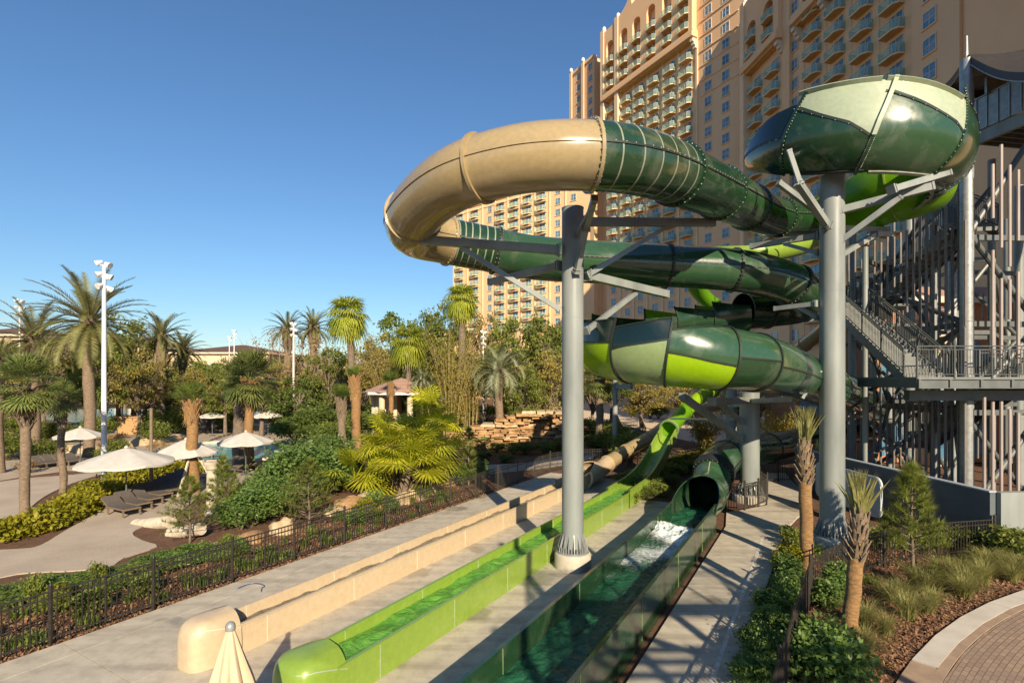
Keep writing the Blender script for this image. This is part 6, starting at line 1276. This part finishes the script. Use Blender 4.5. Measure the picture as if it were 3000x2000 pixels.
# shrubs -------------------------------------------------------------------------
SHR = {}
def shrub_mesh(kind, var, big=False):
    if (kind, var, big) in SHR: return SHR[(kind, var, big)]
    rg = np.random.default_rng(var+17*len(kind)); n, size, asp = {'shrub': (900, 0.135, 0.5), 'hedge': (900, 0.13, 0.55), 'dark': (900, 0.15, 0.5), 'mid': (900, 0.14, 0.5), 'rust': (500, 0.13, 0.5), 'olive': (800, 0.13, 0.5)}[kind]
    nc = 34 if big else 16; n = int(n*3.6) if big else n; size = size*0.5 if big else size; sg = 0.1 if big else 0.13
    cl = clumps(nc, 0.25, 0.95, 0.44, var*3+5); idx = rg.integers(0, nc, n); cen = cl[idx]+rg.normal(size=(n, 3))*np.array([sg, sg, sg*0.85]); cen[:, 2] = np.abs(cen[:, 2])
    SHR[(kind, var, big)] = mesh_quads('foliage', [(leaf_quads(cen, size, 0.8, asp), 0)], [L[kind]]); return SHR[(kind, var, big)]
stem_mb = MB()
for a in range(6): stem_mb.tube([(0, 0, -0.05), (0.22*math.cos(a), 0.22*math.sin(a), 0.5)], [0.03, 0.012], 4)
_s = stem_mb.obj('stems', MT['bark'], None); STEM = _s.data; bpy.data.objects.remove(_s)
def shrub(kind, x, y, w, h, label, group=None, z=0.0):
    t = thing('shrub', label, 'shrub', (x, y, z-0.05), random.uniform(0, 6.28), group); add_obj('foliage', shrub_mesh(kind, random.randrange(4), w > 1.4), t, sc=(w, w, h)); add_obj('stems', STEM, t, sc=(w, w, h)); return t
def shrubs(kind, pix, w, h, label, group, jit=0.15):
    for p in pix:
        x, y, _ = G(p[0], p[1]); k = p[2] if len(p) > 2 else 1.0; shrub(kind, x+random.uniform(-jit, jit), y+random.uniform(-jit, jit), w*k*random.uniform(0.85, 1.15), h*k*random.uniform(0.85, 1.15), label, group)
# clipped yellow hedge by the loungers
hd = thing('hedge', 'yellow green hedge curving along the sand in front of the white mast', 'hedge'); line = crm([G(u, v)[:2] for u, v in ((-60, 1592), (60, 1565), (150, 1530), (215, 1500), (262, 1460), (330, 1428), (410, 1405), (500, 1392), (560, 1385))], 10); cen = []
for i in range(9000):
    p = line[random.randrange(len(line))]; w = 0.95; a = random.uniform(0, math.pi); r = random.random()**0.35; cen.append((p[0]+w*r*math.cos(a)*0.9+random.gauss(0, 0.12), p[1]+random.gauss(0, 0.3)+w*0.6*r*math.cos(a), max(0.02, 1.05*r*math.sin(a)*(0.8+0.3*mn.noise(Vector((p[0]*0.8, p[1]*0.8, 0)))))))
add_obj('foliage', mesh_quads('foliage', [(leaf_quads(np.array(cen), 0.20, 0.8, 0.55), 0)], [L['hedge']]), hd)
mb = MB()
for i in range(0, len(line), 2): mb.tube([(line[i][0], line[i][1], -0.05), (line[i][0]+0.2*math.sin(i), line[i][1], 0.6)], [0.03, 0.012], 4)
mb.obj('stems', MT['bark'], hd); settle(hd)
shrubs('shrub', [(745, 1535, 0.9), (800, 1510, 0.95), (705, 1548, 0.7), (770, 1475, 0.75), (735, 1495, 0.65), (850, 1470, 1.3), (905, 1450, 1.3), (955, 1440, 1.3), (860, 1430, 1.3), (920, 1400, 1.3), (975, 1390, 1.2), (1010, 1430), (820, 1460, 0.8), (1345, 1420, 0.7), (1400, 1412, 0.6)], 2.6, 1.9, 'dense dark green shrub in the bed between the sand and the long fence', 'dense shrubs behind the long fence')
shrubs('dark', [(860, 1300), (905, 1292), (950, 1290), (820, 1262, 1.2), (880, 1255, 1.3), (700, 1262), (960, 1320, 0.8), (1085, 1300), (1070, 1262), (1110, 1250, 1.2), (1160, 1240, 1.2), (1220, 1238, 1.2), (500, 1250), (540, 1246), (1000, 1275), (640, 1256, 0.8), (470, 1270), (1280, 1250)], 4.0, 3.0, 'dark glossy shrub beyond the turquoise pool', 'dark shrubs beyond the pool', 0.4)
shrubs('hedge', [(985, 1296), (1010, 1290), (975, 1275), (1640, 1180), (1900, 1225, 1.1), (1930, 1225, 1.1), (1860, 1222)], 2.8, 2.0, 'yellow leaved shrub among the darker planting', 'yellow shrubs in the planting', 0.3)
shrubs('mid', [(40, 1290), (110, 1300), (190, 1295), (275, 1290), (350, 1268), (430, 1262), (20, 1345), (150, 1352, 0.8), (330, 1352, 0.7), (455, 1300), (495, 1275), (545, 1225), (1480, 1225, 1.2), (1540, 1222, 1.2), (1590, 1215, 1.2), (1430, 1230, 1.2), (1720, 1300), (1750, 1320, 0.8), (1800, 1330), (1840, 1350), (1780, 1290)], 3.2, 2.1, 'loose green shrub by the stream and rock wall', 'green shrubs by the stream and rocks', 0.4)
shrubs('mid', [(1330, 1318, 0.8), (1372, 1308, 0.7), (1450, 1322, 0.8), (1500, 1330, 0.7), (1545, 1325, 0.8), (1590, 1330, 0.8), (1630, 1325, 0.9), (1420, 1345, 0.6), (1480, 1352, 0.6)], 2.2, 1.2, 'loose green plant at the foot of the stacked rock wall', 'plants at the foot of the rock wall', 0.3)
shrubs('rust', [(330, 1318), (470, 1322, 0.8), (1655, 1290), (1700, 1330, 0.7), (1395, 1335, 0.7), (60, 1385, 0.6)], 2.2, 1.4, 'brownish dry shrub between rocks and path', 'dry shrubs', 0.3)
shrubs('mid', [(1840, 1420), (1880, 1410), (1920, 1400), (1930, 1450, 0.8), (1880, 1462, 0.8), (1960, 1425), (1850, 1475, 0.7), (1900, 1440), (1975, 1390), (2010, 1385)], 1.6, 0.9, 'leafy shrub in the bed between the lime chute and the tube mouth', 'shrubs between chute and tube')
shrubs('hedge', [(1990, 1375), (2030, 1372), (1955, 1378), (2070, 1345, 0.8)], 1.9, 1.0, 'yellow green shrub behind the tube mouth', 'yellow shrubs behind the tube mouth')
# low spiky plants and tufts
def blades(n, h, spread, w, seed, curl=0.5):
    rg = random.Random(seed); q = []
    for i in range(n):
        a = rg.uniform(0, 6.28); s = spread*rg.random()**0.7; H = h*rg.uniform(0.6, 1.1); b0 = Vector((rg.gauss(0, 0.05), rg.gauss(0, 0.05), 0)); o = Vector((math.cos(a), math.sin(a), 0)); S = Vector((-math.sin(a), math.cos(a), 0))*w/2; pr_ = (b0-S, b0+S)
        for k in (1, 2, 3):
            f = k/3; c = b0+o*s*f**1.6+Vector((0, 0, H*(f-curl*0.45*f**3))); ww = S*(1-f)*1.1+S*0.04; q.append([tuple(pr_[0]), tuple(pr_[1]), tuple(c+ww), tuple(c-ww)]); pr_ = (c-ww, c+ww)
    return np.array(q)
LIL = [mesh_quads('leaves', [(blades(46, 0.55, 0.42, 0.045, s, 0.9), 0)], [L['lily']]) for s in range(3)]; GRS = [mesh_quads('blades', [(blades(260, 0.85, 0.75, 0.014, 10+s, 0.9), 0)], [L['grass']]) for s in range(3)]
def tuft(meshes, name, cat, x, y, s, label, group):
    t = thing(name, label, cat, (x, y, -0.06), random.uniform(0, 6.28), group); add_obj('leaves' if meshes is LIL else 'blades', random.choice(meshes), t, sc=(s, s, s*random.uniform(0.85, 1.15))); return t
rg = random.Random(21)
for i in range(84): x, y, _ = ST(rg.uniform(1.0, 22), -15.35-rg.random()**1.3*2.4); tuft(LIL, 'lily_plant', 'plant', x, y, rg.uniform(0.7, 1.25), 'strappy green plant in the mulch just behind the long fence', 'strappy plants behind the long fence')
for i in range(26): x, y, _ = ST(rg.uniform(2, 22), -16.0-rg.random()*2.4); shrub(('hedge', 'mid', 'shrub', 'mid')[i % 4], x, y, rg.uniform(0.5, 1.0), rg.uniform(0.45, 0.85), 'small leafy plant in the mulch bed behind the long fence', 'small shrubs behind the long fence')
for u, v_, s in ((2560, 1712, 0.8), (2530, 1705, 0.75), (2860, 1640, 0.9), (2790, 1652, 0.85), (2835, 1648, 0.8), (2745, 1668, 0.7)): x, y, _ = G(u, v_); tuft(LIL, 'lily_plant', 'plant', x, y, s*1.2, 'strappy green plant in the fenced mulch bed near the young pine', 'strappy plants in the fenced bed')
for i in range(66):      # ornamental grasses along the kerb of the paver court
    a = rg.uniform(aC-50, aC-2); k = CR+rg.uniform(0.5, 1.7); x, y = CC[0]+k*math.cos(R(a)), CC[1]+k*math.sin(R(a)); tuft(GRS, 'grass_tuft', 'ornamental grass', x, y, rg.uniform(0.85, 1.35), 'dry green grass tuft along the kerb of the paver court', 'grass tufts by the paver court')
for i in range(16):
    a = rg.uniform(aC, aC+9); k = CR+rg.uniform(0.5, 1.3); x, y = CC[0]+k*math.cos(R(a)), CC[1]+k*math.sin(R(a)); tuft(GRS, 'grass_tuft', 'ornamental grass', x, y, rg.uniform(0.8, 1.1), 'dry green grass tuft along the kerb of the paver court', 'grass tufts by the paver court')
for i in range(60):      # dark groundcover between the sand and the mulch
    u = rg.uniform(-30, 700); v_ = np.interp(u, [-30, 60, 320, 380, 470, 700], [1730, 1700, 1672, 1650, 1610, 1575])+rg.uniform(22, 58); x, y, _ = G(u, v_)
    shrub('shrub' if i % 3 else 'dark', x, y, rg.uniform(0.6, 1.0), rg.uniform(0.22, 0.42), 'low dark groundcover plant at the edge of the sand path', 'groundcover along the sand path')
# leafy strip between walkway and fence
for i in range(58):
    f = rg.random(); v_ = 1560+f*470; le = np.interp(v_, [1555, 1630, 1720, 1873, 2000, 2060], [2310, 2288, 2258, 2212, 2180, 2160]); ri = np.interp(v_, [1555, 1640, 1766, 1880, 2000, 2060], [2352, 2362, 2368, 2335, 2300, 2285]); x, y, _ = G(le+(ri-le)*rg.random()*0.72, v_)
    shrub('shrub' if f > 0.25 else ('hedge' if i % 2 else 'mid'), x, y, rg.uniform(0.5, 0.75), rg.uniform(0.4, 0.7), 'low leafy shrub in the strip between the walkway and the cornered fence', 'low shrubs along the walkway')
shrubs('shrub', [(2395, 1960, 1.2), (2420, 1935, 1.2), (2450, 1965, 1.2), (2395, 2005, 1.2), (2440, 2010, 1.3), (2390, 1910), (2360, 1990, 1.1), (2440, 1770), (2450, 1745, 1.1), (2430, 1790, 0.8)], 0.85, 0.85, 'bushy green shrub at the foot of the nearer transplanted palm', 'bushy shrubs by the nearer palm', 0.05)
shrubs('mid', [(2940, 1640, 1.1), (2980, 1655, 1.2), (2965, 1625, 1.1), (3020, 1650, 1.3), (2700, 1610, 0.8), (2740, 1607, 0.8), (2790, 1600, 0.8), (2840, 1600, 0.8), (2880, 1595, 0.8), (2650, 1605, 0.8), (2600, 1600, 0.9), (2560, 1610, 0.8)], 1.1, 0.9, 'green shrub along the fence under the blue grey wall', 'shrubs under the blue grey wall')
for u, v_ in ((2392, 1630), (2420, 1612), (2450, 1600), (2380, 1600), (2395, 1580)): x, y, _ = G(u, v_); tuft(LIL, 'lily_plant', 'plant', x, y, 1.5, 'broad leaved plant at the pedestal of the column topped by the wide turn', 'plants at the column pedestal')
# young pines
def pine(u, Yp, vtop, wpx, label, seed, low=0.2, dens=1.0):
    H = EYE+(VH-vtop)/F*Yp; w = wpx/F*Yp/2; t = thing('young_pine', label, 'pine tree', (px(u, Yp), Yp, -0.05)); rg = random.Random(seed); mb = MB(); mb.tube([(0.02*math.sin(k), 0, H*k/8) for k in range(9)], [0.055*H/3*(1-0.85*k/8) for k in range(9)], 8); tf = []
    zl = low*H; n = int(15*dens)
    for i in range(n):
        f = i/(n-1); z = zl+(H*0.97-zl)*f; r = w*(1-f)**0.75*rg.uniform(0.75, 1.1)+0.06*H*(1-f*0.5); k_ = rg.randint(4, 6)
        for j in range(k_):
            a = 2*math.pi*j/k_+rg.uniform(0, 1.2); e = Vector((r*math.cos(a), r*math.sin(a), z+r*rg.uniform(0.05, 0.5))); b0 = Vector((0, 0, z-0.03*H)); mb.tube([b0, b0.lerp(e, 0.5)+Vector((0, 0, -0.05*r)), e], [0.016*H/3, 0.01*H/3, 0.004], 4); d = (e-b0).normalized()
            for q in (0.45, 0.7, 0.9, 1.0): tf.append((b0.lerp(e, q), d))
    tf.append((Vector((0, 0, H)), Vector((0, 0, 1)))); tri = []; nl = 0.085*H
    for c, d in tf:
        for k in range(26):
            v_ = Vector((rg.gauss(0, 0.75), rg.gauss(0, 0.75), rg.gauss(0, 0.75)))+d*1.15+Vector((0, 0, 0.25)); v_.normalize(); S = v_.cross(Vector((0.3, 0.2, 1))).normalized()*0.0042*H/3*2.4; b0 = c-d*0.04*rg.random(); tri.append([tuple(b0-S), tuple(b0+v_*nl*rg.uniform(0.7, 1.2)), tuple(b0+S)])
    mb.obj('trunk', MT['bark'], t, 60); add_obj('needles', mesh_quads('needles', [(np.array(tri), 0)], [L['pine']]), t); return t
pine(556, 19.5, 1395, 150, 'young pine just behind the fence before the fallen column drum', 1, 0.22); pine(652, 22, 1335, 90, 'slender young pine next to the standing carved column', 2, 0.25, 0.9); pine(905, 21.2, 1345, 175, 'larger young pine leaning over the middle of the long fence', 3, 0.2); pine(722, 22.5, 1440, 110, 'low young pine between the slender and the larger pines', 4, 0.3, 0.8); pine(1373, 30, 1255, 60, 'small young pine before the rock wall', 5, 0.1, 0.8)
pine(2672, 15.6, 1362, 120, 'young sunlit pine in the fenced mulch bed against the blue grey wall', 6, 0.30, 0.85); pine(2735, 14.9, 1640, 60, 'tiny pine seedling beside the sunlit pine', 9, 0.1, 0.5)
# ---------------------------------------------------------------- unseen slatted tower added behind the camera to stripe the near walkway with shade
vt = thing('shade_tower', 'unseen open grey steel tower with slatted decks, added behind the viewer to cast shade', 'stair tower')
VX0, VX1, VY0, VY1 = 5.2, 11.0, -7.5, -0.9
for x in (VX0, (VX0+VX1)/2, VX1):
    for y in (VY0, VY1): mb = MB(); mb.cyl((x, y, -0.1), (x, y, 10.2), 0.13, n=14); mb.obj('column', MT['steel'], vt, 40)
for zi, z in enumerate((4.4, 7.6)):
    mb = MB(); n = 26
    for k in range(n):
        y = VY0+(VY1-VY0)*(k+0.5)/n
        if (k*7+zi*3) % 11 in ((0, 1, 3, 4, 6, 7, 8, 9)): continue
        mb.box(((VX0+VX1)/2, y, z), (VX1-VX0, 0.24, 0.05))
    mb.obj('deck_boards', MT['mud'], vt)
    mb = MB()
    for y in (VY0, VY1): mb.bar((VX0, y, z-0.2), (VX1, y, z-0.2), 0.12, 0.3)
    for x in (VX0, VX1): mb.bar((x, VY0, z-0.2), (x, VY1, z-0.2), 0.12, 0.3)
    mb.obj('deck_beam', MT['dsteel'], vt)
    mb = MB(); rail(mb, (VX0, VY1, z), (VX1, VY1, z), 1.15); rail(mb, (VX0, VY0, z), (VX0, VY1, z), 1.15); rail(mb, (VX1, VY0, z), (VX1, VY1, z), 1.15); mb.obj('deck_rail', MT['msteel'], vt)
mb = MB()
for a, b_ in (((VX0, VY1, 0.2), (VX1, VY1, 4.2)), ((VX1, VY1, 4.6), (VX0, VY1, 7.4)), ((VX0, VY0, 7.4), (VX1, VY0, 4.6))): mb = MB(); mb.cyl(a, b_, 0.09, n=10); mb.obj('brace', MT['dsteel'], vt, 40)
settle(vt)

# ---------------------------------------------------------------- loose bark chips over the beds
m, nt, b = nodes('bark_chips'); nt.links.new(ramp(nt, noise(nt, coord(nt), 9.0, 3), [(0.3, (0.07, 0.034, 0.018)), (0.5, (0.20, 0.10, 0.05)), (0.72, (0.36, 0.22, 0.12))]), b.inputs['Base Color']); b.inputs['Roughness'].default_value = 0.95
ch = []
for i in range(15000): ch.append(ST(RNG.uniform(0.5, 24), -14.96-RNG.random()**1.4*3.6, -0.05))
while len(ch) < 29000:
    u, v_ = RNG.uniform(2290, 3010), RNG.uniform(1600, 2010); g = G(u, v_); r_ = math.hypot(g[0]-CC[0], g[1]-CC[1])
    if r_ > CR+0.05 and u > np.interp(v_, [1600, 1766, 2010], [2345, 2240, 2170]): ch.append((g[0], g[1], -0.05))
ch = np.array(ch); n_ = len(ch); nor = rand_unit(n_, 2.2); t_ = np.cross(nor, rand_unit(n_)); t_ /= np.linalg.norm(t_, axis=1, keepdims=True); b2 = np.cross(nor, t_); sz = RNG.uniform(0.02, 0.075, n_)[:, None]
q = np.stack([ch-t_*sz-b2*sz*0.3, ch+t_*sz-b2*sz*0.3, ch+t_*sz+b2*sz*0.3, ch-t_*sz+b2*sz*0.3], 1); q[:, :, 2] += 0.02
tag(add_obj('bark_chips', mesh_quads('bark_chips', [(q, 0)], [m]), None), kind='stuff')
